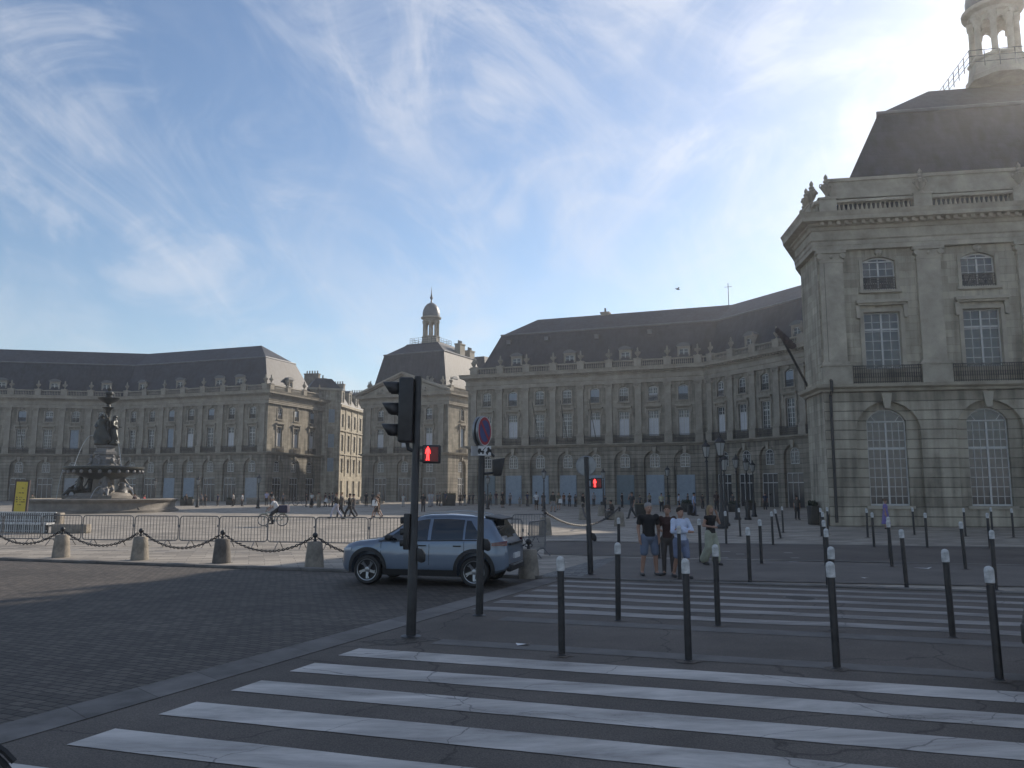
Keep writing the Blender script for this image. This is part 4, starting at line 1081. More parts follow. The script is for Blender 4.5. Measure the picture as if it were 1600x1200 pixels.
def round_sign(root, x, y, z, rot, rad=.26, back=False):
    """no-stopping disc: blue with red ring and bars; local -y is the face"""
    Mx = Matrix.Translation((x, y, z)) @ Matrix.Rotation(rot, 4, 'Z') @ Matrix.Rotation(pi / 2, 4, 'X')
    mb = MB(); mb.lathe([(rad, -.035), (rad + .006, -.02), (rad + .006, .0), (rad - .02, .004)], 32, M=Mx); o = mb.build('round_sign', M['galv'], root, smooth=True)
    mb = MB(); mb.lathe([(rad * .985, .004), (rad * .985, .0055)], 32, M=Mx); mb.build('white_rim', M['sign_white'], o)
    mb = MB(); mb.lathe([(rad * .93, .006), (rad * .93, .0078)], 32, M=Mx); 
    mb.build('red_ring', M['sign_red'], o)
    mb = MB(); mb.lathe([(rad * .74, .008), (rad * .74, .0098)], 32, M=Mx); mb.build('blue_field', M['sign_blue'], o)
    mb = MB()
    w = rad * .075; l = rad * .76
    mb.add([Mx @ Vector(p) for p in ((-l * .707 - w, l * .707 - w, .0118), (l * .707 - w, -l * .707 - w, .0118), (l * .707 + w, -l * .707 + w, .0118), (-l * .707 + w, l * .707 + w, .0118))], [(0, 1, 2, 3)])
    mb.build('red_bar', M['sign_red'], o, recalc=False)
    return o
round_sign(r, .045, -.075, 3.14, radians(65), .26)
round_sign(r, -.055, .075, 3.14, radians(65 + 180), .26)
# small plate with tow-truck pictogram
def plate(root, x, y, z, rot, w=.36, h=.20, mirror=1):
    Mx = Matrix.Translation((x, y, z)) @ Matrix.Rotation(rot, 4, 'Z')
    mb = MB(); mb.box(-w / 2, w / 2, -.008, .008, -h / 2, h / 2, Mx); o = mb.build('small_plate', M['sign_white'], root)
    mb = MB(); Y = -.011
    def pl(pts): mb.add([Mx @ Vector((px_ * mirror, Y, pz)) for px_, pz in pts], [tuple(range(len(pts)))])
    pl([(-.13, -.035), (-.01, -.035), (-.01, -.005), (-.06, -.005), (-.075, .035), (-.115, .035), (-.13, .0)])
    pl([(-.05, -.005), (-.03, -.005), (.02, .055), (.008, .06)])
    pl([(.03, -.06), (.12, -.005), (.135, .02), (.10, .03), (.075, .065), (.045, .045), (.05, .01), (.02, -.03)])
    for cx, cz in ((-.105, -.045), (-.035, -.045), (.05, -.055), (.115, -.015)):
        pl([(cx + .017 * cos(q * pi / 5), cz + .017 * sin(q * pi / 5)) for q in range(10)])
    mb.build('pictogram', M['black'], o, recalc=False); return o
plate(r, .05, -.075, 2.80, radians(25), .24, .17)
plate(r, -.08, .07, 2.80, radians(205), .24, .17)
button_box(r, 1.18, .055)

P3 = G(923, 898)
r = empty('traffic_light', (P3.x, P3.y, 0), label='farther black signal pole with red man and round sign seen from behind', cat='traffic light')
r.rotation_euler = (0, -.028, 0)
mb = MB(); mb.lathe([(.13, 0), (.13, .012), (.072, .03), (.070, 1.2), (.058, 1.25), (.055, 2.95), (.002, 2.97)], 18); mb.build('pole', M['pole'], r, smooth=True)
Mx = Matrix.Translation((0, .08, 2.72)) @ Matrix.Rotation(radians(170), 4, 'Z') @ Matrix.Rotation(pi / 2, 4, 'X')
mb = MB(); mb.lathe([(.24, -.04), (.26, -.03), (.26, 0), (.25, 0)], 28, M=Mx, cap=False); mb.lathe([(.252, -.004), (.252, -.001)], 28, M=Mx); mb.build('round_sign', M['galv'], r, smooth=True)
ped_signal(r, .10, 2.27, .28, .27)
button_box(r, .92, .06)

# ---- stone bollards with chains
M['granite'] = mat('weathered_granite', (.27, .24, .20), .85, var=.45, vscale=3.5, bump=.6, bscale=25, spec=.25)
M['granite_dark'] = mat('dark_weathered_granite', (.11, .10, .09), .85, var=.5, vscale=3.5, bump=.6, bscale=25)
def sbm(seed, h=.78, m='granite'):
    mb = MB(); mb.lathe([(.30, -.02), (.295, .05), (.275, .3), (.25, .55), (.232, .74), (.21, .775), (.12, .785), (.002, .79)], 22)
    rr = random.Random(seed)
    mb.v = [Vector((v.x * (1 + rr.uniform(-.012, .012)), v.y * (1 + rr.uniform(-.012, .012)), v.z + (rr.uniform(-.006, .006) if v.z > .01 else 0))) for v in mb.v]
    return mb.mesh('stone_block', M[m], smooth=True)
KN_ = MB(); KN_.lathe([(.05, .78), (.05, .84), (.03, .87), (.035, .90), (.075, .94), (.085, .99), (.07, 1.03), (.03, 1.06), (.002, 1.065)], 12)
for s in (-1, 1): KN_.tube([(s * .06 + .045 * cos(q * pi / 4) * s, 0, .885 + .045 * sin(q * pi / 4)) for q in range(8)], .012, 5, closed=True)
KNM = KN_.mesh('iron_knob', M['iron'], smooth=True)
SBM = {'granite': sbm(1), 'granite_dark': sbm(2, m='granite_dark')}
def stone_bollard(p, label, m='granite', s=.88, rz=None):
    r = empty('stone_bollard', (p.x, p.y, 0), atan2(ST.y, ST.x) if rz is None else rz, label=label, cat='bollard', group='stone bollards joined by chains'); r.scale = (s, s, s)
    link('stone_block', SBM[m], r); link('iron_knob', KNM, r); return r
def chain(a, b, sag, label, zt=.78, ml=.085, r=.011):
    a = Vector((a.x, a.y, zt)); b = Vector((b.x, b.y, zt)); d = b - a; L_ = (b - a).length
    e = d.normalized() * .13; a = a + e; b = b - e; d = b - a; L_ = d.length
    n = max(10, int(L_ * 1.12 / ml)); mb = MB(); pts = []
    for i in range(n + 1):
        t = i / n; pts.append(a + d * t + Vector((0, 0, -sag * 4 * t * (1 - t))))
    for i in range(n):
        p, q = pts[i], pts[i + 1]; t = (q - p).normalized(); s = Vector((0, 0, 1)) if i % 2 else Vector((-t.y, t.x, 0)).normalized()
        s = (s - t * s.dot(t)).normalized(); c = (p + q) / 2; l = (q - p).length * .66; w = l * .52
        mb.tube([c + t * (l * cos(u)) + s * (w * sin(u)) for u in [k * pi / 3 for k in range(6)]], r * 1.5, 4, closed=True)
    o = mb.build('chain', M['iron'], None, smooth=True)
    return tag(o, label, 'chain', 'chains hanging between stone bollards')
sb = [G(95, 870), G(218, 874), G(346, 879), G(491, 886), None, G(826, 903)]
sb[4] = (sb[3] + sb[5]) / 2; sb.insert(0, sb[0] * 2 - sb[1])
SL = ['stone bollard off the left edge carrying the leftmost chain', 'stone bollard in sunlight, leftmost of the chained row', 'stone bollard with one sunlit side, second from the left', 'darkest stone bollard, right of the long sun patch', 'grey stone bollard between the dark bollard and the car', 'stone bollard hidden behind the blue car', 'stone bollard just behind the rear bumper of the blue car']
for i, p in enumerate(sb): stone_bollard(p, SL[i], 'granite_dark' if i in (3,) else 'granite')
CL = ['iron chain running out of the left edge', 'iron chain between the two left sunlit bollards', 'iron chain in front of the railing where the sun patch ends', 'iron chain between the darkest bollard and the one left of the car', 'iron chain disappearing behind the bonnet of the blue car', 'iron chain hidden behind the blue car']
for i in range(6): chain(sb[i], sb[i + 1], .40, CL[i])
fb = [G(852, 836), G(968, 822), G(886, 825), G(911, 812), G(940, 806)]
FLb = ['far stone bollard at the end of the right railing', 'far stone bollard beside the seated man', 'small dark iron cone on the shaded square', 'far stone bollard behind the red signal pole', 'farther stone bollard right of the red signal pole']
for p, l in ((fb[0], FLb[0]), (fb[1], FLb[1]), (fb[3], FLb[3]), (fb[4], FLb[4])): stone_bollard(p, l, s=1.05, rz=-.3)
chain(fb[0], fb[1], .75, 'iron chain sagging behind the red signal pole', zt=1.0, ml=.13, r=.016)
chain(fb[3], fb[0] * .45 + fb[1] * .55, .4, 'short iron chain left of the red signal pole, rising to a far bollard', zt=.8, ml=.13, r=.016)

# ---- crowd barriers
M['barrier'] = mat('barrier_steel', (.15, .15, .155), .45, metal=.55, var=.3, vscale=5)
_bm = {}
def barrier_mesh(w):
    w = round(w, 1)
    if w in _bm: return _bm[w]
    h0, h1, r = .22, 1.12, .12; pts = []
    for cx, cz, a0 in ((w / 2 - r, h1 - r, 0), (-w / 2 + r, h1 - r, pi / 2), (-w / 2 + r, h0 + r, pi), (w / 2 - r, h0 + r, 1.5 * pi)):
        for k in range(5):
            a = a0 + k * pi / 8; pts.append((cx + r * cos(a), 0, cz + r * sin(a)))
    mb = MB(); mb.tube(pts, .020, 6, closed=True); f = mb.mesh('frame', M['barrier'], smooth=True)
    mb = MB(); n = int(w / .125)
    for i in range(1, n): X = -w / 2 + w * i / n; mb.tube([(X, 0, h0), (X, 0, h1)], .0105, 4)
    b = mb.mesh('bars', M['barrier'])
    mb = MB(); mb.tube([(0, -.28, 0), (0, -.05, .24), (0, .05, .24), (0, .28, 0)], .017, 5); ft = mb.mesh('foot', M['barrier'], smooth=True)
    mb = MB(); mb.box(-w / 2 - .09, -w / 2 + .0, -.02, .02, .74, .80); mb.box(w / 2, w / 2 + .05, -.03, .03, .70, .80); hk = mb.mesh('hook', M['barrier'])
    _bm[w] = (f, b, ft, hk); return _bm[w]
def barrier(p, q, label, grp='crowd control barriers on the square'):
    d = q - p; w = d.length - .06; f, b, ft, hk = barrier_mesh(w); c = (p + q) / 2
    r = empty('crowd_barrier', (c.x, c.y, 0), atan2(d.y, d.x), label=label, cat='barrier', group=grp)
    link('frame', f, r); link('bars', b, r); link('hook', hk, r)
    for s in (-1, 1): link('foot', ft, r, (s * (w / 2 - .45), 0, 0), R.uniform(-.06, .06))
BX = [(-78, 849), (2, 850), (63, 851), (127, 852), (207, 853), (279, 854), (341, 855), (417, 856), (492, 857.5), (575, 859), (655, 860.5), (735, 862), (818, 864)]
BLb = ['off the left edge', 'in front of the slatted bench, leftmost in view', 'in front of the right end of the slatted bench', 'behind the chain between the two sunlit bollards', 'right of the second stone bollard', 'behind the third chain at the end of the sun patch', 'with the cyclist riding behind it', 'below the rear wheel of the bicycle', 'in front of the walker in pale trousers', 'just left of the traffic light pole, before the walking couple', 'behind the bonnet and windscreen of the blue car', 'hidden behind the blue car']
for i in range(len(BX) - 1): barrier(G(*BX[i]), G(*BX[i + 1]), 'steel crowd barrier ' + BLb[i])
barrier(G(800, 849), G(853, 847), 'steel crowd barrier in shade at the right end, beyond the car boot')
barrier(G(826, 874), G(853, 866), 'steel crowd barrier standing on the grey setts behind the car')

# ---- slatted bench and stone blocks behind the barriers
p = G(-30, 831); q = G(78, 833); d = q - p
r = empty('slatted_bench', (p.x, p.y, 0), atan2(d.y, d.x), label='long pale bench with dark slatted back and front at the left edge', cat='bench')
mb = MB(); L_ = d.length; mb.box(0, L_, -.25, .25, .40, .50); mb.box(0, L_, .28, .34, .95, 1.0); mb.build('seat', M['white'], r)
mb = MB(); n = int(L_ / .13)
for i in range(n): mb.box(i * .13 + .02, i * .13 + .08, .27, .30, .52, .94)
mb.box(0, L_, .275, .295, .60, .63); mb.build('back_slats', M['frame'], r)
mb = MB(); mb.box(0, L_, -.205, -.185, .10, .13)
for i in range(n): mb.box(i * .13 + .02, i * .13 + .08, -.21, -.18, .02, .40)
mb.build('front_slats', M['frame'], r)
mb = MB(); mb.box(0, L_, .31, .36, .50, .94); mb.box(0, L_, -.16, -.12, .0, .40); mb.build('back_panel', M['shopdark'], r)
for (x0, x1, y, h, l) in ((79, 134, 833, .42, 'low sunlit stone block right of the slatted bench'), (76, 93, 822, .75, 'upright sunlit stone block behind the end of the slatted bench')):
    a, b = G(x0, y), G(x1, y); mb = MB(); mb.box(0, (b - a).length, 0, .5, 0, h)
    me = modded(mb, [('BEVEL', dict(width=.03, segments=2))], 'stone_block', M['granite']); tag(link('stone_block', me, None, a, 0), l, 'stone block')

# ---- yellow totem
p = G(30, 808); hpm = p.y / FPX
r = empty('yellow_totem', (p.x, p.y, 0), .12, label='tall yellow notice board in a dark frame, left of the fountain', cat='notice board'); r.rotation_euler = (0, .03, .1)
M['yellow'] = mat('yellow_print', (.50, .40, .045), .5, var=.12, vscale=2)
M['totem_frame'] = mat('dark_brown_frame', (.035, .02, .022), .5)
H_ = 57 * hpm; W_ = 21.5 * hpm
mb = MB(); mb.box(-W_ / 2, W_ / 2, -.09, .09, .12, H_); mb.build('frame', M['totem_frame'], r)
for s in (-1, 1): MB().box(s * W_ * .4 - .05, s * W_ * .4 + .05, -.05, .05, -.05, .118).build('foot', M['totem_frame'], r)
mb = MB(); mb.box(-W_ / 2 + .12, W_ / 2 - .12, -.10, -.085, .22, H_ - .14); yp = mb.build('panel', M['yellow'], r)
mb = MB(); rr = random.Random(2)
def strokes(x0, x1, z, h):
    x = x0
    while x < x1:
        w = rr.uniform(.02, .05)
        if rr.random() < .82: mb.box(x, min(x + w, x1), -.106, -.101, z - h * rr.uniform(.3, .5), z + h * rr.uniform(.3, .5))
        x += w + .015
hw = W_ / 2 - .12
strokes(-.05, .22, H_ * .78, .10); strokes(-hw * .62, hw * .75, H_ * .65, .09)
for z, segs in ((.53, ((-.8, -.55), (-.2, -.05), (.15, .25))), (.47, ((-.8, -.5), (-.15, 0), (.35, .8))), (.41, ((-.75, -.45), (-.1, .0), (.15, .85))), (.335, ((-.62, -.4), (-.2, .2)))):
    for a, b in segs: strokes(a * hw, b * hw, H_ * z, .10)
mb.box(hw * .6, hw * .66, -.106, -.101, H_ * .87, H_ * .885)
mb.build('lettering', M['black'], yp)
# ---------------------------------------------------------------- car
def car(loc, rz, label, paint, glass=None):
    root = empty('parked_car', loc, rz, label=label, cat='car')
    def interp(x, tab):
        for (a, va), (b, vb) in zip(tab, tab[1:]):
            if a <= x <= b:
                t = (x - a) / (b - a); t = t * t * (3 - 2 * t) * .35 + t * .65
                return va + (vb - va) * t
        return tab[0][1] if x < tab[0][0] else tab[-1][1]
    # side view: top line and lower line, plan taper
    TOP = [(-1.99, .86), (-1.96, .93), (-1.93, .98), (-1.86, 1.05), (-1.72, 1.30), (-1.60, 1.47), (-1.45, 1.515), (-1.1, 1.56), (-.6, 1.585), (-.1, 1.575), (.12, 1.54), (.38, 1.42), (.72, 1.20), (.98, 1.05), (1.12, 1.015), (1.5, .98), (1.78, .92), (1.90, .84), (1.97, .74), (2.0, .66)]
    BOT = [(-2.0, .46), (-1.9, .36), (-1.6, .27), (-1.0, .24), (1.2, .24), (1.7, .25), (1.88, .28), (2.0, .42)]
    PL = [(-2.0, .70), (-1.93, .80), (-1.75, .865), (-1.3, .885), (0, .89), (1.2, .885), (1.6, .86), (1.85, .76), (1.96, .62), (2.0, .52)]
    def halfw(x, z):
        w = interp(x, PL); belt = interp(x, [(-2, .98), (-1.6, 1.02), (-.5, .96), (1, .93), (2, .80)])
        if z < .42: w *= .955 + .045 * max(0, (z - .2)) / .22
        elif z <= belt: w *= 1.0 - .02 * ((z - .62) / .34) ** 2 - (.012 if .80 < z < .9 else 0)
        else:
            t = (z - belt) / .62; w = w * (1 - .02) - .30 * t * (.55 + .45 * t) - .012
        return max(w, .05)
    xs = sorted(set([round(-1.99 + i * .0998, 3) for i in range(41)] + [-1.96, -1.93, 1.96, 2.0]))
    NS = 16; rows = []
    for x in xs:
        zt, zb = interp(x, TOP), interp(x, BOT); row = []
        crown = .045 if zt > 1.1 else .03
        zs_top = zt - crown
        for k in range(NS):
            z = zb + (zs_top - zb) * k / (NS - 1)
            y = halfw(x, z)
            if k >= NS - 2: y -= .02 * (k - NS + 3)
            if k == 0: y -= .05
            row.append((y, z))
        yt = row[-1][0]
        for k in range(1, 6):
            t = k / 6; row.append((yt * cos(t * pi / 2) ** .7 if k < 6 else 0, zs_top + crown * sin(t * pi / 2)))
        row.append((0, zt)); rows.append(row)
    mb = MB(); vs = []; K = len(rows[0])
    for x, row in zip(xs, rows):
        vs += [(x, -y, z) for y, z in row] + [(x, y, z) for y, z in reversed(row[:-1])]
    m_ = 2 * K - 1; fs = []
    for i in range(len(xs) - 1):
        for k in range(m_ - 1): fs.append((i * m_ + k, i * m_ + k + 1, (i + 1) * m_ + k + 1, (i + 1) * m_ + k))
        fs.append((i * m_ + m_ - 1, i * m_, (i + 1) * m_, (i + 1) * m_ + m_ - 1))
    fs.append(tuple(range(m_))); fs.append(tuple(reversed(range((len(xs) - 1) * m_, len(xs) * m_))))
    mb.add(vs, fs)
    WX = (1.26, -1.25); RW = .335
    # wheel wells cut out of the shell
    me = mb.mesh('tmp'); bo = bpy.data.objects.new('tmp', me); sc.collection.objects.link(bo)
    cut = MB()
    for wx in WX:
        for s in (-1, 1):
            cut.lathe([(.40, 0), (.40, .45)], 28, M=Matrix.Translation((wx, s * .62 if s > 0 else -1.07, .36)) @ Matrix.Rotation(-pi / 2, 4, 'X'))
    cme = cut.mesh('cut'); co = bpy.data.objects.new('cut', cme); sc.collection.objects.link(co)
    md = bo.modifiers.new('b', 'BOOLEAN'); md.operation = 'DIFFERENCE'; md.object = co; md.solver = 'EXACT'
    dg = bpy.context.evaluated_depsgraph_get(); dg.update(); bme = bpy.data.meshes.new_from_object(bo.evaluated_get(dg)); bme.name = 'body'
    bpy.data.objects.remove(bo); bpy.data.objects.remove(co)
    bme.materials.clear(); bme.materials.append(paint)
    for p in bme.polygons: p.use_smooth = True
    try: bme.set_sharp_from_angle(angle=radians(32))
    except Exception: pass
    body = link('body', bme, root)
    # dark inside of the wheel wells and underside
    mb = MB(); mb.box(-1.55, 1.6, -.60, .60, .20, .62)
    mb.build('underbody', M['rubber'], root)
    def side_patch(name, poly, off, m, parent, sides=(-1, 1), nx=14, nz=5, joined=False):
        """poly: list of (x, zlow, zhigh) stations; laid on the body side, slightly proud"""
        out = []
        for s in sides:
            p = MB(); v = []; n = len(poly)
            for x, a, b in poly:
                for k in range(nz + 1):
                    z = a + (b - a) * k / nz; v.append((x, s * (halfw(x, z) + off), z))
            f = [(i * (nz + 1) + k, (i + 1) * (nz + 1) + k, (i + 1) * (nz + 1) + k + 1, i * (nz + 1) + k + 1) for i in range(n - 1) for k in range(nz)]
            p.add(v, f); out.append(p.build(name, m, parent, smooth='all'))
        return out
    def st(x0, x1, lo, hi, n=12): return [(x0 + (x1 - x0) * i / n, lo(x0 + (x1 - x0) * i / n), hi(x0 + (x1 - x0) * i / n)) for i in range(n + 1)]
    belt = lambda x: 1.005 + (-.02) * x
    def roofl(x):
        zt = interp(x, TOP) - .115
        if x < -1.15: zt = min(zt, 1.41 - (-1.15 - x) * 1.25)
        return max(zt, belt(x) + .004)
    side_patch('side_window', st(-.16, .93, belt, roofl), .004, M['carglass'], root)
    side_patch('side_window', st(-.98, -.24, belt, roofl), .004, M['carglass'], root)
    side_patch('side_window', st(-1.44, -1.03, lambda x: belt(x) + .01, lambda x: max(roofl(x) - .01, belt(x) + .012), 8), .004, M['carglass'], root)
    # window surround, door seams, sills, arches
    side_patch('window_trim', st(-1.5, 1.0, lambda x: belt(x) - .028, lambda x: belt(x) - .004, 20), .006, M['rubber'], root, nz=1)
    for x0, x1 in ((-.215, -.205), (.93, .94), (-1.02, -1.01)):
        side_patch('door_seam', [(x0, .36, .98), (x1, .36, .98)], .002, M['rubber'], root, nz=8)
    side_patch('sill', st(-.86, .88, lambda x: .235, lambda x: .365, 8), .012, M['rubber'], root, nz=2)
    for wx in WX:
        for s in (-1, 1):
            p = MB(); v = []; n = 22
            for i in range(n + 1):
                a = radians(-12) + radians(204) * i / n
                for rr_ in (.392, .475):
                    x, z = wx + rr_ * cos(a), .36 + rr_ * sin(a)
                    xx = max(-1.98, min(1.98, x)); v.append((x, s * (halfw(xx, max(z, .26)) + .012), max(z, .235)))
            p.add(v, [(2 * i, 2 * i + 1, 2 * i + 3, 2 * i + 2) for i in range(n)])
            p.build('wheel_arch', M['rubber'], root, smooth='all')
            # wheel
            w = MB(); w.lathe([(.20, -.10), (.30, -.105), (RW - .01, -.085), (RW, -.05), (RW, .05), (RW - .01, .085), (.30, .105), (.20, .10)], 32, M=Matrix.Translation((wx, s * .765, RW)) @ Matrix.Rotation(pi / 2, 4, 'X'), cap=False)
            wo = w.build('wheel', M['rubber'], root, smooth=True)
            h = MB(); Mx = Matrix.Translation((wx, s * .765, RW)) @ Matrix.Rotation(-s * pi / 2, 4, 'X')
            h.lathe([(.225, .108), (.24, .112), (.24, .09), (.215, .075)], 28, M=Mx, cap=False)
            for q in range(5):
                Mq = Mx @ Matrix.Rotation(q * 2 * pi / 5 + .3, 4, 'Z')
                h.add([(.03, -.035, .075), (.225, -.022, .10), (.225, .012, .10), (.03, .035, .075), (.03, -.035, .05), (.225, -.022, .07), (.225, .012, .07), (.03, .035, .05)], [(0, 1, 2, 3), (7, 6, 5, 4), (0, 4, 5, 1), (1, 5, 6, 2), (2, 6, 7, 3), (3, 7, 4, 0)], Mq)
                h.add([(.12, .02, .082), (.22, .075, .10), (.225, .05, .10), (.13, -.0, .082)], [(0, 1, 2, 3)], Mq)
            h.lathe([(.055, .05), (.055, .10), (.03, .105)], 14, M=Mx)
            h.build('rim', M['alloy'], wo, smooth=True)
            b = MB(); b.lathe([(.225, .02), (.225, .03)], 20, M=Mx); b.build('brake_disc', M['rubber'], wo)
    # windscreen and rear window, lying on the shell
    def cross_patch(name, xa, xb, wfrac, off, m, n=8, parent=root, za=0.0):
        p = MB(); v = []
        for i in range(n + 1):
            x = xa + (xb - xa) * i / n; zt = interp(x, TOP); hw = halfw(x, zt - .05) * wfrac
            dz = (interp(x + .01, TOP) - interp(x - .01, TOP)) / .02; nl = sqrt(1 + dz * dz)
            for k in range(9):
                t = -1 + k / 4; v.append((x - dz / nl * off * 1.0, t * hw, zt + off / nl - .018 * t * t * 1.6))
        p.add(v, [(i * 9 + k, i * 9 + k + 1, (i + 1) * 9 + k + 1, (i + 1) * 9 + k) for i in range(n) for k in range(8)])
        return p.build(name, m, parent, smooth='all')
    cross_patch('windscreen', .16, .96, .93, .012, M['carglass'], 10)
    cross_patch('rear_window', -1.86, -1.62, .86, .012, M['carglass'], 8)
    # spoiler
    p = MB(); p.add([(-1.42, -.60, 1.545), (-1.42, .60, 1.545), (-1.80, .56, 1.475), (-1.80, -.56, 1.475), (-1.42, -.60, 1.50), (-1.42, .60, 1.50), (-1.79, .56, 1.445), (-1.79, -.56, 1.445)], [(0, 1, 2, 3), (7, 6, 5, 4), (0, 4, 5, 1), (1, 5, 6, 2), (2, 6, 7, 3), (3, 7, 4, 0)])
    link('spoiler', modded(p, [('BEVEL', dict(width=.012, segments=2))], 'spoiler', M['rubber']), root)
    # roof rails
    for s in (-1, 1):
        p = MB(); pts = [(.0 - 1.3 * i / 8, s * .585, interp(-1.3 * i / 8, TOP) - .005 + .03 * sin(pi * i / 8) ** .4) for i in range(9)]
        p.tube(pts, .016, 6); p.build('roof_rail', M['alloy'], root, smooth=True)
    # mirrors, handles
    for s in (-1, 1):
        p = MB(); p.ell((.70, s * 1.0, 1.06), (.09, .12, .075), 12, 8); p.cap((.72, s * .86, 1.02), (.71, s * .95, 1.04), .03, .03, 6); p.build('wing_mirror', paint if s < 0 else M['rubber'], root, smooth=True)
        for hx in (-.05, -.86):
            p = MB(); y = halfw(hx, .9) + .015; p.box(hx - .09, hx + .09, s * y - .012, s * y + .012, .872, .90)
            link('door_handle', modded(p, [('BEVEL', dict(width=.008, segments=2))], 'door_handle', M['rubber']), root)
    # lights
    for s in (-1, 1):
        p = MB(); v = []
        for i in range(7):
            x = 1.68 + .26 * i / 6
            for k in range(4):
                z = .755 + (.06 + .01 * i / 6) * k / 3 - .03 * i / 6; v.append((x, s * (halfw(x, z) + .008), z))
        p.add(v, [(i * 4 + k, i * 4 + k + 1, (i + 1) * 4 + k + 1, (i + 1) * 4 + k) for i in range(6) for k in range(3)]); p.build('headlight', M['lampglass'], root, smooth='all')
        p = MB(); v = []
        for i in range(7):
            x = -1.64 - .33 * i / 6
            for k in range(4):
                z = .90 + (.11) * k / 3 * (.6 + .4 * i / 6); v.append((x, s * (halfw(x, z) + .010), z))
        p.add(v, [(i * 4 + k, i * 4 + k + 1, (i + 1) * 4 + k + 1, (i + 1) * 4 + k) for i in range(6) for k in range(3)]); p.build('tail_light', M['taillamp'], root, smooth='all')
    # boot panel, plate, bumpers
    p = MB(); p.box(-2.02, -1.955, -.60, .60, .905, .955); p.build('boot_strip', M['rubber'], root)
    p = MB(); p.box(-2.03, -1.98, -.26, .26, .60, .71); p.build('number_plate', M['sign_white'], root)
    p = MB(); p.box(-2.035, -1.93, -.66, .66, .34, .50); link('rear_bumper', modded(p, [('BEVEL', dict(width=.03, segments=3))], 'rear_bumper', M['rubber']), root)
    p = MB(); p.box(-2.05, -1.99, -.46, .46, .46, .49); p.build('bumper_trim', M['alloy'], root)
    p = MB(); p.box(1.93, 2.03, -.50, .50, .36, .60); link('front_grille', modded(p, [('BEVEL', dict(width=.03, segments=3))], 'front_grille', M['rubber']), root)
    p = MB(); p.box(2.005, 2.02, -.20, .20, .64, .72); p.build('badge_bar', M['alloy'], root)
    # seats seen through the glass are not modelled: glass is dark
    return root
M['rubber'] = mat('black_plastic', (.012, .012, .013), .55)
M['carglass'] = mat('tinted_car_glass', (.010, .013, .016), .05, spec=.9)
M['alloy'] = mat('alloy', (.30, .31, .33), .3, metal=.8)
M['lampglass'] = mat('headlamp_glass', (.45, .48, .52), .1, spec=.8)
M['taillamp'] = mat('tail_lamp', (.10, .008, .008), .15, spec=.8)
M['carblue'] = mat('grey_blue_car_paint', (.14, .18, .24), .28, metal=.35, coat=.8, var=.06, vscale=1.5)
M['cardark'] = mat('dark_car_paint', (.02, .022, .025), .3, metal=.3, coat=.8)
fw, rw = G(575, 913), G(742, 918); hd = (fw - rw).normalized(); lw = Vector((hd.y, -hd.x, 0))
if lw.y < 0: lw = -lw
cc = (fw + rw) / 2 + lw * .80
car((cc.x, cc.y, 0), atan2(hd.y, hd.x), 'grey-blue compact crossover car stopped on the cobbles behind the traffic light pole', M['carblue'])
c2 = Vector((7.70, 8.52, 0))
car((c2.x, c2.y, 0), atan2(.30, -.95), 'dark car whose front corner just enters at the right edge', M['cardark'])

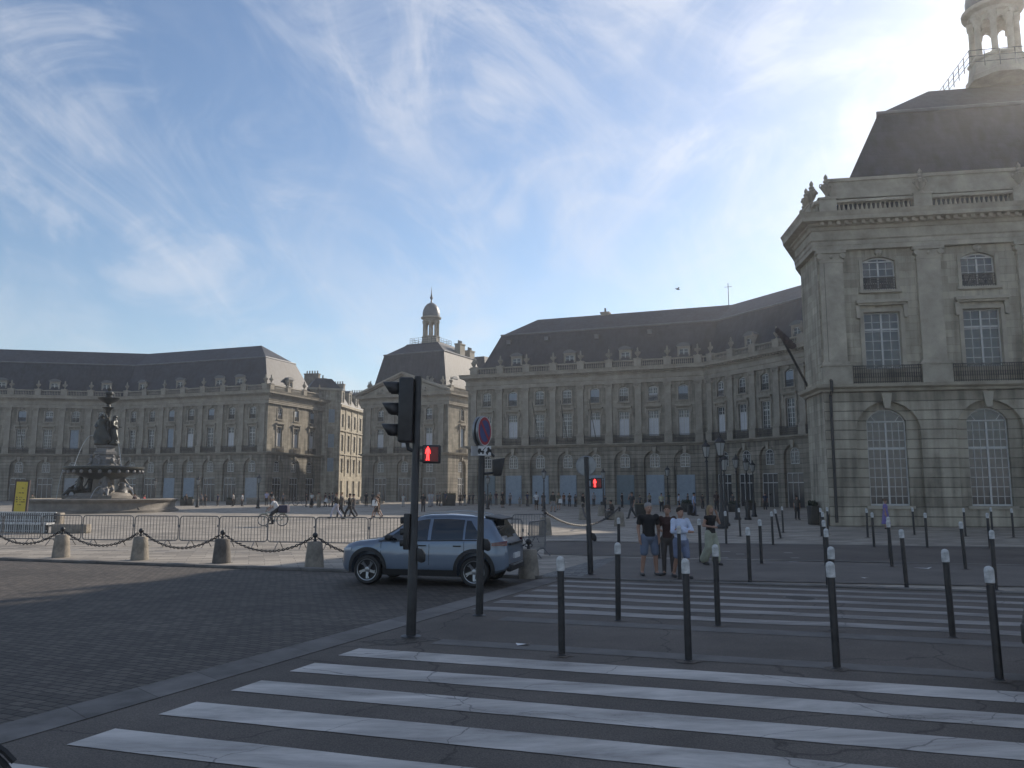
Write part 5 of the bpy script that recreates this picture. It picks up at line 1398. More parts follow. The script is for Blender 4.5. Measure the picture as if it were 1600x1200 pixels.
# ---------------------------------------------------------------- bicycle
def bicycle(loc, rz, label, col, wr=.345, basket=False):
    r = empty('bicycle', loc, rz, label=label, cat='bicycle')
    fx, bx = .54, -.54
    for x, nm in ((fx, 'f'), (bx, 'r')):
        mb = MB(); mb.tube([(x + (wr - .02) * cos(q * pi / 20), 0, wr + (wr - .02) * sin(q * pi / 20)) for q in range(40)], .019, 6, closed=True); w = mb.build('wheel', M['rubber'], r, smooth=True)
        mb = MB()
        for q in range(20):
            a = q * pi / 10; mb.tube([(x + .02 * cos(a + .4), 0, wr + .02 * sin(a + .4)), (x + (wr - .04) * cos(a), 0, wr + (wr - .04) * sin(a))], .0025, 3)
        mb.tube([(x + (wr - .045) * cos(q * pi / 14), 0, wr + (wr - .045) * sin(q * pi / 14)) for q in range(28)], .009, 5, closed=True); mb.tube([(x, -.05, wr), (x, .05, wr)], .025, 8)
        mb.build('spokes', M['alloy'], w)
        mb = MB(); mb.tube([(x + (wr + .03) * cos(radians(t)), 0, wr + (wr + .03) * sin(radians(t))) for t in (range(60, 185, 12) if nm == 'r' else range(40, 140, 12))], .018, 5); mb.build('mudguard', col, r, smooth=True)
    mb = MB(); bb = (-.08, 0, .30); st_ = (-.22, 0, .82); hd_ = (.38, 0, .86); hl = (.42, 0, .74)
    for a, b, q in ((bb, st_, .016), (bb, hl, .02), ((-.16, 0, .6), (.39, 0, .83), .016), ((bx, .05, wr), bb, .011), ((bx, -.05, wr), bb, .011), ((bx, .05, wr), (-.19, 0, .72), .010), ((bx, -.05, wr), (-.19, 0, .72), .010), (hl, (.36, 0, .98), .018), (hl, (fx, .045, wr), .013), (hl, (fx, -.045, wr), .013)): mb.tube([a, b], q, 8)
    mb.build('frame', col, r, smooth=True)
    mb = MB(); mb.tube([(.22, -.28, 1.02), (.34, -.22, 1.05), (.37, 0, 1.02), (.34, .22, 1.05), (.22, .28, 1.02)], .013, 6); mb.tube([(.36, 0, .95), (.37, 0, 1.02)], .015, 6); mb.build('handlebar', M['rubber'], r, smooth=True)
    mb = MB(); mb.ell((-.26, 0, .90), (.14, .08, .035), 10, 6); mb.tube([(-.22, 0, .80), (-.25, 0, .89)], .014, 6); mb.build('saddle', M['rubber'], r, smooth=True)
    mb = MB(); mb.lathe([(.09, -.01), (.09, .01)], 16, M=Matrix.Translation((-.08, .06, .30)) @ Matrix.Rotation(pi / 2, 4, 'X')); mb.tube([(-.08, -.08, .30), (.05, -.08, .20), (.05, -.15, .20)], .012, 5); mb.tube([(-.08, .08, .30), (-.2, .08, .41), (-.2, .15, .41)], .012, 5); mb.build('crank', M['alloy'], r)
    mb = MB(); mb.box(-.78, -.38, -.07, .07, .74, .76)
    for s in (-1, 1): mb.tube([(bx, s * .05, wr), (-.66, s * .06, .74)], .008, 4)
    mb.build('rack', M['rubber'], r)
    return r
M['bikegreen'] = mat('pale_green_paint', (.16, .22, .19), .4)
M['redpaint'] = mat('dark_red_paint', (.20, .02, .02), .4)
pb_ = G(426, 822); CYC = (pb_.x, pb_.y)
bicycle((pb_.x, pb_.y, 0), pi, 'pale bicycle ridden to the left across the sunlit square', M['bikegreen'])
bicycle((-3.70, 4.83, 0), .04, 'bicycle whose front wheel just shows at the lower left corner', M['rubber'])
# parked bicycles near the far street
for x, y, a, l in ((455, 790, .2, 'parked bicycle in the shade, left one of the pair before the left palace end'), (468, 790, .1, 'parked bicycle in the shade, right one of the pair before the left palace end'), (1003, 795, .5, 'bicycle parked on the shaded square behind the waiting people')):
    p = G(x, y); bicycle((p.x, p.y, 0), a, l, M['iron'])

# ---------------------------------------------------------------- fountain
M['fstone'] = mat('fountain_stone', (.24, .215, .18), .75, var=.4, vscale=1.2, bump=.4, bscale=8, base2=(.12, .105, .09))
M['bronze'] = mat('dark_bronze', (.035, .038, .034), .42, metal=.5, var=.4, vscale=3)
M['marble'] = mat('grey_marble', (.17, .165, .16), .55, var=.35, vscale=2)
M['water'] = mat('water', (.04, .06, .06), .06, spec=.8, bump=.25, bscale=5)
M['spray'] = mat('water_spray', (.42, .46, .50), .3)
FY = 76.0; fc = at(160, 780, FY); fr = empty('fountain', (fc.x, fc.y, 0), label='large three-tier fountain with bronze figures and a wide stone basin', cat='fountain')
k = FY / FPX     # metres per picture unit there
# basin: quatrefoil-like octagon, wall with moulded rim
BRad = 6.35
mb = MB(); prof = [(BRad + .35, -.02), (BRad + .35, .18), (BRad + .1, .25), (BRad, .42), (BRad + .02, .85), (BRad + .22, 1.0), (BRad + .28, 1.14), (BRad + .22, 1.2), (BRad - .25, 1.22), (BRad - .35, 1.1), (BRad - .35, .2)]
mb.lathe(prof, 40, cap=False); mb.build('basin_wall', M['fstone'], fr, smooth=True)
mb = MB(); mb.lathe([(BRad - .3, .90), (.3, .92)], 40, cap=False); mb.build('water', M['water'], fr, smooth=True)
mb = MB(); mb.lathe([(3.2, .3), (3.2, 1.25), (2.9, 1.4), (2.5, 1.45), (2.3, 1.7), (1.0, 1.8), (.95, 2.0), (.85, 3.6), (.95, 4.0), (1.1, 4.1)], 24)
mb.build('pedestal', M['fstone'], fr, smooth=True)
# main bowl
zb = 2.15 + (763 - 737) * k; 
mb = MB(); mb.lathe([(.9, zb - .75), (1.4, zb - .65), (2.4, zb - .35), (3.1, zb - .15), (3.35, zb + .22), (3.50, zb + .26), (3.50, zb + .42), (3.38, zb + .45), (3.2, zb + .30), (1.0, zb + .22)], 40, cap=False)
bw = mb.build('bowl', M['bronze'], fr, smooth=True)
mb = MB()
for i in range(26):
    a = 2 * pi * i / 26; mb = MB(); mb.ell((3.30 * cos(a), 3.30 * sin(a), zb - .06), (.17, .17, .19), 7, 5); mb.build('boss', M['marble'], bw, smooth=True)
mb = MB(); mb.lathe([(3.3, zb + .36), (.5, zb + .37)], 32, cap=False); mb.build('water', M['water'], bw)
# upper pedestal
z2 = zb + .35
mb = MB(); mb.lathe([(1.35, 0), (1.35, .25), (1.15, .35), (1.2, .75), (1.0, .85), (.95, 1.15), (1.1, 1.25), (1.12, 1.45), (.9, 1.55), (.85, 1.85), (1.0, 1.95), (1.0, 2.1)], 6)
mb.build('upper_pedestal', M['marble'], fr, loc=(0, 0, z2))
z3 = z2 + 2.1
def statue(p, rz, z, h, m, name, seated=False, arm='up', s=1.0):
    """draped female figure"""
    mb = MB(); S = h / 1.75
    def c(a, b, ra, rb): mb.cap(Vector(a) * S, Vector(b) * S, ra * S, rb * S, 10)
    if not seated:
        mb.lathe([(.26 * S, 0), (.28 * S, .1 * S), (.2 * S, .5 * S), (.19 * S, .8 * S), (.17 * S, 1.0 * S), (.12 * S, 1.15 * S)], 10)
        c((0, 0, .95), (0, 0, 1.38), .15, .16); c((0, 0, 1.38), (0, 0, 1.52), .08, .055); mb.ell((0, -.02 * S, 1.64 * S), (.09 * S, .105 * S, .125 * S), 10, 7)
        c((-.17, 0, 1.40), (-.30, -.06, 1.12), .06, .05); c((.17, 0, 1.40), (.27, 0, 1.55 if arm == 'up' else 1.15), .06, .05)
        c((-.30, -.06, 1.12), (-.10, -.22, 1.02), .048, .04)
        if arm == 'up': c((.27, 0, 1.55), (.12, -.02, 1.85), .05, .04)
        else: c((.27, 0, 1.15), (.2, -.25, 1.05), .048, .04)
        c((-.1, -.05, .9), (-.16, -.16, .45), .13, .1); c((-.16, -.16, .45), (-.12, -.05, .05), .1, .09)
        c((.1, 0, .95), (.24, .1, .3), .12, .16)
    else:
        c((0, 0, .35), (0, -.05, .62), .22, .18); c((0, -.05, .62), (0, -.0, .95), .16, .17); c((0, 0, 1.0), (0, -.04, 1.12), .07, .055); mb.ell((0, -.07 * S, 1.24 * S), (.09 * S, .105 * S, .125 * S), 10, 7)
        c((-.1, -.05, .35), (-.14, -.52, .42), .14, .11); c((.1, -.05, .35), (.12, -.55, .34), .14, .11)
        c((-.14, -.52, .42), (-.12, -.62, .02), .10, .07); c((.12, -.55, .34), (.10, -.85, .05), .10, .07)
        c((-.19, 0, .95), (-.30, -.20, .68), .06, .05); c((-.30, -.2, .68), (-.12, -.42, .55), .05, .04)
        c((.19, 0, .95), (.34, .05, .66), .06, .05); c((.34, .05, .66), (.36, -.18, .5), .05, .04)
        mb.ell((0, .05 * S, .16 * S), (.42 * S, .40 * S, .24 * S), 10, 6)
        mb.ell((.36 * S, -.2 * S, .38 * S), (.14 * S,) * 3, 8, 6)
    me = fuse(mb, .055 * S / 1.0, name, m, 1)
    return me
g1 = statue(None, 0, 0, 2.9, M['bronze'], 'standing_figure'); g2 = statue(None, 0, 0, 2.9, M['bronze'], 'standing_figure', arm='down')
for i in range(3):
    a = radians(250) + i * 2 * pi / 3
    link('standing_figure', (g1, g2, g1)[i], fr, (.62 * cos(a), .62 * sin(a), z3), a + pi / 2).scale = (1.4, 1.3, 1.0)
gs = statue(None, 0, 0, 2.9, M['marble'], 'seated_figure', seated=True); gsd = gs.copy(); gsd.materials[0] = M['bronze']  # right figures paler, left ones dark: sunlit and shaded sides put into the material
for i, a in enumerate((radians(-60), radians(-150), radians(60), radians(150))):
    link('seated_figure', gs if i in (0, 2) else gsd, fr, (1.9 * cos(a), 1.9 * sin(a), 1.42), a + pi / 2)
    MB().box(-.75, .75, -.55, .55, .9, 1.5).build('plinth_block', M['fstone'], fr, loc=(2.6 * cos(a), 2.6 * sin(a), 0), rz=a)
ci = MB()
for i in range(6):
    a = radians(30 + i * 60); ci = MB(); ci.ell((0, 0, .3), (.22, .2, .3), 8, 6); ci.ell((0, -.05, .72), (.13, .14, .15), 8, 6); ci.cap((-.15, -.1, .4), (-.25, -.3, .5), .06, .05, 6); ci.cap((.1, -.1, .1), (.15, -.35, -.1), .08, .06, 6)
    ci.build('cherub', M['marble'], fr, smooth=True, loc=(1.12 * cos(a), 1.12 * sin(a), z2 + .35), rz=a + pi / 2)
# column above the figures with vase bowls
mb = MB(); zc_ = z3 + 1.6
mb.lathe([(.30, z3), (.28, z3 + 2.2), (.22, z3 + 2.6), (.22, z3 + 3.3), (.30, z3 + 3.4), (.50, z3 + 3.55), (.55, z3 + 3.62), (.2, z3 + 3.70), (.16, z3 + 3.9), (.25, z3 + 4.0), (.75, z3 + 4.25), (.95, z3 + 4.45), (.97, z3 + 4.52), (.4, z3 + 4.56), (.25, z3 + 4.75), (.38, z3 + 4.95), (.36, z3 + 5.1), (.15, z3 + 5.2), (.20, z3 + 5.35), (.05, z3 + 5.6), (.01, z3 + 5.75)], 20)
mb.build('central_column', M['bronze'], fr, smooth=True)
def jet(p0, vx, vz, a, T, r=.02):
    mb = MB(); pts = []; n = 16
    for i in range(n + 1):
        t = T * i / n; pts.append((p0[0] + vx * cos(a) * t, p0[1] + vx * sin(a) * t, p0[2] + vz * t - 4.9 * t * t))
    mb.tube(pts, r, 5, rs=[r * (.6 + .7 * i / n + .4 * R.random()) for i in range(n + 1)]); return mb.build('water_jet', M['spray'], fr, smooth=True)
jet((-.95, -.4, z3 + .9), 1.9, .9, radians(185), .95); jet((1.0, -.3, z3 + .5), 1.0, .4, radians(-5), .78, .02)
jet((2.3, -1.7, 2.6), 3.2, 1.1, radians(-20), .78); jet((1.0, -2.4, 2.3), 1.6, .6, radians(230), .66); 
jet((-3.4, -.6, zb + .4), .7, .2, radians(190), .80, .02)
# ---------------------------------------------------------------- lamps
M['lamp_glass'] = mat('lantern_glass', (.30, .31, .30), .25, spec=.6)
_lc = {}
def lantern(parent, z, s=1.0, x=0.0):
    mb = MB(); mb.lathe([(.04, 0), (.12, .05), (.13, .08)], 6); mb.lathe([(.24, .62), (.26, .66), (.14, .80), (.06, .86), (.07, .92), (.02, 1.02), (.005, 1.08)], 6)
    for q in range(6):
        a = q * pi / 3; mb.tube([(.13 * cos(a), .13 * sin(a), .08), (.24 * cos(a), .24 * sin(a), .63)], .012, 4)
    o = link('lantern', mb.mesh('lantern', M['iron']), parent, (x, 0, z)); o.scale = (s, s, s)
    mb = MB(); mb.lathe([(.115, .09), (.22, .62)], 6, cap=False); mb.build('lamp_glass', M['lamp_glass'], o); return o
def lamp(px, py, h, label, s=1.0, heads=(0,), grp='street lamps on the square', cat='street lamp'):
    p = G(px, py); r = empty('street_lamp', (p.x, p.y, 0), R.uniform(0, 1) if len(heads) == 1 else 0, label=label, cat=cat, group=grp)
    mb = MB(); mb.lathe([(.24 * s, 0), (.24 * s, .12), (.16 * s, .2), (.15 * s, .8), (.10 * s, .95), (.075 * s, 1.1), (.055 * s, h * .7), (.05 * s, h - .25), (.09 * s, h - .2), (.04 * s, h - .1), (.04 * s, h)], 10)
    if len(heads) > 1:
        for x in heads: mb.tube([(0, 0, h - .6), (x * .6, 0, h - .5), (x, 0, h - .25), (x, 0, h)], .03, 6)
    mb.build('post', M['iron'], r, smooth=True)
    for x in heads: lantern(r, h, s, x)
    return r
def lam(px, ptop, Y, label, s=1.0, **k):
    """lamp with its foot at depth Y and its top at ptop"""
    p = at(px, 790, Y); top = at(px, ptop, Y).z
    g = Vector((p.x, Y, 0)); r = lamp(800, 900, top - 1.05 * s, label, s, **k); r.location = g; return r
lam(308, 744, 92, 'street lamp in front of the left palace, left of the two near its right end')
lam(403, 741, 88, 'street lamp in front of the left palace, nearest its right end')
lam(118, 748, 98, 'street lamp seen behind the fountain, left of the pedestal')
lam(241, 746, 96, 'street lamp seen right of the fountain bowl')
lam(762, 741, 84, 'street lamp just right of the round blue signs')
lam(850, 731, 76, 'street lamp left of the red signal pole before the blue-grey shutters')
lam(943, 731, 76, 'street lamp just right of the farther red man signal')
lam(1044, 727, 74, 'slender street lamp in the middle of the blue-grey shutters')
lam(1178, 719, 62, 'single lamp right of the double lamps before the topiary pots', .9)
lam(1152, 709, 56, 'shorter lamp of the pair before the first topiary pot, left one', 1.0)
lam(1168, 713, 56, 'shorter lamp of the pair before the first topiary pot, right one', 1.0)
lam(1128, 677, 44, 'large lantern on a thick post, tallest of the cluster', 1.25)
lam(1133, 706, 47, 'lantern standing just behind the large one', 1.1)
lam(1106, 686, 50, 'large lantern left of the cluster, below the facade corner', 1.15)
# flagpoles on the fronts
def flagpole(a, b, label, r=.05, flag=False):
    a = Vector(a); b = Vector(b); o = empty('flagpole', a, 0, label=label, cat='flagpole'); mb = MB(); mb.tube([(0, 0, 0), b - a], r, 6); mb.build('pole', M['iron'], o)
    if flag:
        mb = MB(); d = b - a
        [mb.ell(d * t + Vector((.12 * q, .05 * q, -.10 - .05 * q)), (.16 + .03 * q, .12, .20), 7, 5) for q, t in enumerate((.99, .96, .93, .90, .86, .82))]; mb.build('rolled_flag', M['flagcloth'], o, smooth=True)
M['flagcloth'] = mat('dark_flag_cloth', (.06, .045, .045), .9, var=.4, vscale=3)
uC = (C1 - C0).normalized(); nC = perp(C0, C1)
for px, l in ((843, 'left'), (887, 'middle'), (931, 'right')):
    # foot on the balcony of C
    best = min((abs((C0 + uC * t - nC * .5).x / (C0 + uC * t - nC * .5).y - (px - 800) / FPX), t) for t in [i * .05 for i in range(640)])[1]
    f = C0 + uC * best - nC * .55; t_ = f - nC * 2.4 - uC * .25
    flagpole((f.x, f.y, 8.6), (t_.x, t_.y, 13.9), 'thin bare flagpole leaning from the shuttered palace balcony, %s of three' % l, .05)
ua = (A1 - A0).normalized(); na = perp(A0, A1); f = A1 - ua * 15.2 - na * .5
flagpole((f.x, f.y, 8.4), (f.x + .3, f.y - 2.2, 13.6), 'thin bare flagpole on the left palace near the left edge', .05)
f = at(1262, 604, 50); g_ = at(1214, 513, 47); flagpole(f, g_, 'slanting flagpole with a rolled dark flag on the corner pavilion', .075, True)
# topiary pots
M['leaf'] = mat('box_leaves', (.030, .045, .022), .7, var=.5, vscale=6)
def topiary(px, py, label):
    Y = G(px, py).y; p = G(px, py); kk = Y / FPX; r = empty('potted_topiary', (p.x, p.y, 0), .2, label=label, cat='potted plant')
    mb = MB(); mb.taper(0, 0, 0, 21 * kk, 5.2 * kk, 6.2 * kk); link('pot', modded(mb, [('BEVEL', dict(width=.03, segments=2))], 'pot', M['white']), r)
    mb = MB(); mb.tube([(0, 0, 20 * kk), (0, 0, 27 * kk)], .05, 6); mb.build('stem', M['iron'], r)
    mb = MB(); rr = random.Random(4); R_ = 8 * kk; cz = 33 * kk
    mb.ell((0, 0, cz), (R_ * .82,) * 3, 14, 10)
    for i in range(1400):
        d = Vector((rr.gauss(0, 1), rr.gauss(0, 1), rr.gauss(0, 1))).normalized(); c = d * R_ * rr.uniform(.78, 1.06) + Vector((0, 0, cz)); e = d.orthogonal().normalized(); e.rotate(Matrix.Rotation(rr.uniform(0, 6), 3, d)); f_ = (d.cross(e) + d * rr.uniform(-.5, .5)).normalized(); s = .05
        mb.add([c - e * s, c + f_ * s * 1.4, c + e * s, c - f_ * s * 1.4], [(0, 1, 2, 3)])
    mb.build('foliage', M['leaf'], r, recalc=False)
topiary(1164, 786, 'ball-shaped shrub in a white square pot, left one of the pair'); topiary(1216.5, 786, 'ball-shaped shrub in a white square pot, right one of the pair')
# terrace planters, boxes
M['boxgrey'] = mat('dark_planter', (.05, .048, .042), .8, var=.4, vscale=2)
M['boxlid'] = mat('ochre_lid', (.20, .17, .10), .8, var=.3, vscale=3)
def crate(px0, px1, py, h, label, lid=False, m='boxgrey', cat='planter', name='planter_box'):
    a, b = G(px0, py), G(px1, py); w = (b - a).length; r = empty(name, (a.x, a.y, 0), 0, label=label, cat=cat)
    mb = MB(); mb.taper(w / 2, .35, 0, h, w / 2 * .9, w / 2, .3, .35); link('box', modded(mb, [('BEVEL', dict(width=.03, segments=2))], 'box', M[m]), r)
    if lid: MB().box(-.04, w + .04, -.04, .74, h + .003, h + .07).build('lid', M['boxlid'], r)
    elif m == 'boxgrey':
        mb = MB(); rr = random.Random(int(px0))
        for i in range(260):
            c = Vector((rr.uniform(.05, w - .05), rr.uniform(.1, .6), h + rr.uniform(-.02, .35) * rr.uniform(.4, 1))); e = Vector((rr.gauss(0, 1), rr.gauss(0, 1), rr.gauss(0, 1))).normalized(); f_ = e.orthogonal().normalized(); s = .06
            mb.add([c - e * s, c + f_ * s, c + e * s, c - f_ * s], [(0, 1, 2, 3)])
        mb.build('foliage', M['leaf'], r, recalc=False)
crate(994, 1012, 808, .95, 'dark tapered bin with an ochre lid behind the man in black', True, cat='bin', name='litter_bin')
for x0, x1, y, h, l in ((1066, 1082, 800, .8, 'dark planter behind the person in white'), (1140, 1158, 800, .7, 'dark planter below the double lamps'), (1166, 1182, 797, .7, 'dark planter right of the double lamps'), (1268, 1282, 820, 1.1, 'dark planter left of the corner pavilion drainpipe'),
    (690, 712, 790, 1.3, 'dark kiosk-like box between the black pole and the lit pavilion side'), (280, 300, 790, .8, 'dark terrace box under the left palace, left of the lamp'), (352, 366, 789, .7, 'dark terrace box under the left palace shops')):
    crate(x0, x1, y, h, l)
for x0, x1, y, h, l in ((540, 546, 788, .45, 'small pale stone block on the shaded square, left one'), (555, 562, 788, .45, 'small pale stone block on the shaded square, middle one'), (565, 600, 787, .35, 'long low pale kerb block behind the walkers'), (483, 487, 793, 1.6, 'short pale stone post behind the pale bicycle rack'), (362, 376, 788, .9, 'white terrace table screen under the left palace'), (384, 404, 788, .9, 'white long terrace screen under the left palace'), (947, 966, 812, .55, 'white stone seat block under the seated man')):
    crate(x0, x1, y, h, l, m='granite', cat='stone block', name='stone_block')
# bird
p = at(1059, 452, 60); r = empty('bird', p, .5, label='small dark bird flying in front of the pale sky', cat='bird')
mb = MB(); mb.ell((0, 0, 0), (.17, .05, .05), 8, 6); mb.ell((.17, 0, .02), (.045, .035, .035), 8, 5); mb.add([(-.12, -.02, 0), (-.12, .02, 0), (-.30, .05, 0), (-.30, -.05, 0)], [(0, 1, 2, 3)])
for s in (-1, 1): mb.add([(.07, 0, .02), (-.09, 0, .02), (-.07, s * .16, .12), (-.02, s * .30, .08), (.04, s * .15, .13)], [(0, 1, 2, 3, 4)])
mb.build('body', M['iron'], r)
# litter on the road
for x, y, s in ((817, 1009, .10), (1442, 889, .22), (1352, 904, .10)):
    p = G(x, y); mb = MB(); rr = random.Random(x); mb.add([(rr.uniform(-1, 1) * s, -s * .5, .014), (s, -s * .3, .02 + s * .2), (s * .7, s * .5, .015), (-s, s * .4, .03)], [(0, 1, 2, 3)])
    tag(mb.build('paper_litter', M['sign_white'], None, loc=(p.x, p.y, 0), recalc=False), {817: 'small scrap of paper on the island near the front bollards', 1442: 'larger white scrap lying on the pavement at right', 1352: 'small pale scrap lying on the pavement right of the double cap post'}[x], 'litter')
# ---------------------------------------------------------------- people
_cm = {}
def cloth(c, r=.85):
    k = (c, r)
    if k not in _cm: _cm[k] = mat('cloth_%d' % len(_cm), c, r, var=.25, vscale=5, bump=.25, bscale=14)
    return _cm[k]
SK = mat('skin', (.36, .21, .15), .55, var=.12, vscale=6)
SK2 = mat('darker_skin', (.16, .085, .055), .55, var=.12, vscale=6)
LEG = {'stand': dict(l=(.11, 0, .07), r=(-.11, .02, .07)),
       'walk': dict(l=(.08, -.36, .07), r=(-.08, .34, .13)), 'walk2': dict(l=(.08, .30, .12), r=(-.08, -.30, .07)),
       'wide': dict(l=(.16, 0, .07), r=(-.16, .02, .07)), 'step': dict(l=(.10, -.10, .07), r=(-.12, .16, .08)),
       'sit': None}
ARM = {'down': ((.23, .03, 1.14), (.22, -.03, .88)), 'bent': ((.25, .06, 1.15), (.16, -.22, 1.12)), 'phone': ((.24, -.04, 1.16), (.13, -.20, 1.34)),
       'swingf': ((.23, -.08, 1.15), (.20, -.24, .95)), 'swingb': ((.23, .14, 1.16), (.22, .16, .90)), 'face': ((.27, -.12, 1.22), (.10, -.16, 1.50)),
       'hip': ((.34, .08, 1.18), (.18, .0, 1.02)), 'bar': ((.23, -.22, 1.22), (.22, -.48, 1.12))}
def joints(pose, la, ra, lean=0.0, h=1.75):
    J = {}; J['pel'] = Vector((0, 0, .93)); J['wai'] = Vector((0, 0, 1.10)); J['che'] = Vector((0, 0, 1.32)); J['nek'] = Vector((0, .0, 1.46)); J['hed'] = Vector((0, -.02, 1.615))
    for s, k in ((1, 'l'), (-1, 'r')):
        J['hip' + k] = Vector((.095 * s, 0, .90)); J['sho' + k] = Vector((.175 * s, 0, 1.41))
        e, w = ARM[la if k == 'l' else ra] if not isinstance(la if k == 'l' else ra, tuple) else (la if k == 'l' else ra)
        J['elb' + k] = Vector((e[0] * s, e[1], e[2])); J['wri' + k] = Vector((w[0] * s, w[1], w[2]))
        if pose == 'sit' or pose == 'ride':
            if pose == 'sit': J['kne' + k] = Vector((.15 * s, -.44, .90)); J['ank' + k] = Vector((.16 * s, -.42, .48))
            else: J['kne' + k] = Vector((.12 * s, -.34, .62 if s > 0 else .74)); J['ank' + k] = Vector((.12 * s, -.20 if s > 0 else -.32, .17 if s > 0 else .36))
        else:
            a = Vector(LEG[pose][k]); a.x *= 1; J['ank' + k] = a; m = (J['hip' + k] + a) / 2; J['kne' + k] = m + Vector((0, -.05 if abs(a.y) < .05 else (-.05 if a.y < 0 else -.09), .03))
    if lean:
        Rm = Matrix.Rotation(lean, 3, 'X'); o = J['pel'].copy()
        for k in ('wai', 'che', 'nek', 'hed', 'shol', 'shor', 'elbl', 'elbr', 'wril', 'wrir'):
            f = .5 if k == 'wai' else 1; J[k] = o + Matrix.Rotation(lean * f, 3, 'X') @ (J[k] - o)
        if pose == 'ride' : pass
    return J
_pm = {}
def person_meshes(pose, la, ra, lean, bottom, sleeve, fem, near, hairk, extra=()):
    key = (pose, la, ra, lean, bottom, sleeve, fem, near, hairk)
    if key in _pm: return _pm[key]
    J = joints(pose, la, ra, lean); vx = .016 if near else .030; out = {}
    sw = .93 if fem else 1.0
    def X(v): return Vector((v.x * (sw if abs(v.x) > .15 else 1), v.y, v.z))
    mb = MB(); n = 10
    mb.cap(J['pel'], J['wai'], .135, .115, n); mb.cap(J['wai'], J['che'], .115, .135, n)
    for k in 'lr': mb.cap(X(J['sho' + k]) - Vector((0, 0, .02)), J['che'], .06, .11, n)
    mb.cap(J['che'], J['nek'], .10, .055, n); mb.cap(J['nek'], J['hed'] - Vector((0, -.01, .05)), .052, .052, n)
    H = J['hed']; mb.ell(H + Vector((0, .012, .015)), (.080, .098, .110), 14, 10); mb.ell(H + Vector((0, -.02, -.055)), (.060, .070, .068), 12, 8)
    if near:
        mb.cap(H + Vector((0, -.085, .01)), H + Vector((0, -.105, -.025)), .012, .017, 6)
        for s in (-1, 1): mb.ell(H + Vector((s * .075, .015, -.01)), (.014, .022, .034), 6, 5); mb.ell(H + Vector((s*.03, -.078, .022)), (.016, .012, .008), 6, 4)
        mb.cap(H + Vector((-.022, -.082, -.062)), H + Vector((.022, -.082, -.062)), .009, .009, 6)
    for k, s in (('l', 1), ('r', -1)):
        S, E, W = X(J['sho' + k]), X(J['elb' + k]), X(J['wri' + k])
        mb.cap(S, E, .050, .040, n); mb.cap(E, W, .040, .027, n)
        d = (W - E).normalized(); P = W + d * .07
        sd = Vector((s, 0, 0)); side = (sd - d * sd.dot(d)); side = side.normalized() if side.length > .1 else d.orthogonal().normalized(); fw_ = d.cross(side).normalized()
        mb.cap(W, P, .028, .034, 8); 
        if near:
            for q, ln in ((-1.5, .058), (-.5, .072), (.5, .070), (1.5, .060)):
                b0 = P + fw_ * (q * .017) + d * .02; b1 = b0 + d * ln * .55 - side * .006; mb.cap(b0, b1, .0095, .009, 6); mb.cap(b1, b1 + (d * .8 - side * .6).normalized() * ln * .5, .009, .008, 6)
            t0 = W + d * .03 + fw_ * -.03; mb.cap(t0, t0 + (d * .6 - fw_ * .8).normalized() * .05, .012, .009, 6)
        else: mb.cap(P, P + d * .08, .028, .018, 6)
        Hp, K, A = J['hip' + k], J['kne' + k], J['ank' + k]
        mb.cap(Hp, K, .088, .056, n); mb.cap(K, K * .55 + A * .45 + Vector((0, .015, 0)), .056, .052, n); mb.cap(K * .55 + A * .45 + Vector((0, .015, 0)), A, .052, .036, n)
        up = Vector((0, 0, 1)); foot = Vector((s * .03, -.17, -.035)) if A.y <= .2 or pose in ('sit', 'ride') else Vector((s * .02, -.13, -.10))
        mb.cap(A, A + foot, .038, .032, 8)
    out['body'] = fuse(mb, vx, 'body', SK, 1)
    mb = MB(); e = .022
    mb.cap(J['pel'] + Vector((0, 0, .0)), J['wai'], .150, .130 if fem else .138, n); mb.cap(J['wai'], J['che'], .130 if fem else .138, .155 if not fem else .145, n)
    if fem: mb.ell(J['che'] + Vector((0, -.08, -.03)), (.13, .07, .07), 10, 6)
    for k in 'lr':
        S, E, W = X(J['sho' + k]), X(J['elb' + k]), X(J['wri' + k]); mb.cap(S - Vector((0, 0, .03)), J['che'], .076, .125, n)
        if sleeve == 'short': mb.cap(S, S * .42 + E * .58, .068, .062, n)
        elif sleeve == 'long': mb.cap(S, E, .068, .056, n); mb.cap(E, E * .08 + W * .92, .055, .042, n)
    mb.cap(J['che'], J['nek'] - Vector((0, 0, .035)), .12, .065, n)
    out['top'] = fuse(mb, vx, 'top', None, 2)
    mb = MB()
    if bottom in ('trousers', 'shorts', 'wide', 'slim'):
        mb.cap(J['pel'] + Vector((0, 0, .10)), J['pel'] - Vector((0, 0, .03)), .138, .152, n)
        for k in 'lr':
            Hp, K, A = J['hip' + k], J['kne' + k], J['ank' + k]; a, b, c = {'trousers': (.105, .080, .070), 'slim': (.100, .068, .052), 'wide': (.115, .115, .135), 'shorts': (.108, .088, 0)}[bottom]
            mb.cap(Hp, K * (1.0 if bottom != 'shorts' else .92) + Hp * (0 if bottom != 'shorts' else .08), a, b, n)
            if bottom != 'shorts': mb.cap(K, A + Vector((0, .01, .03 if bottom != 'wide' else .10)), b, c, n)
    else:
        zb = {'skirt': .52, 'dress': .30, 'mini': .62}[bottom]
        mb.lathe([(.135, 1.08), (.16, .95), (.20, (.95 + zb) / 2), (.25, zb)], 14)
    out['bottom'] = fuse(mb, vx, {'skirt': 'skirt', 'dress': 'skirt', 'mini': 'skirt'}.get(bottom, bottom if bottom == 'shorts' else 'trousers'), None, 2)
    mb = MB()
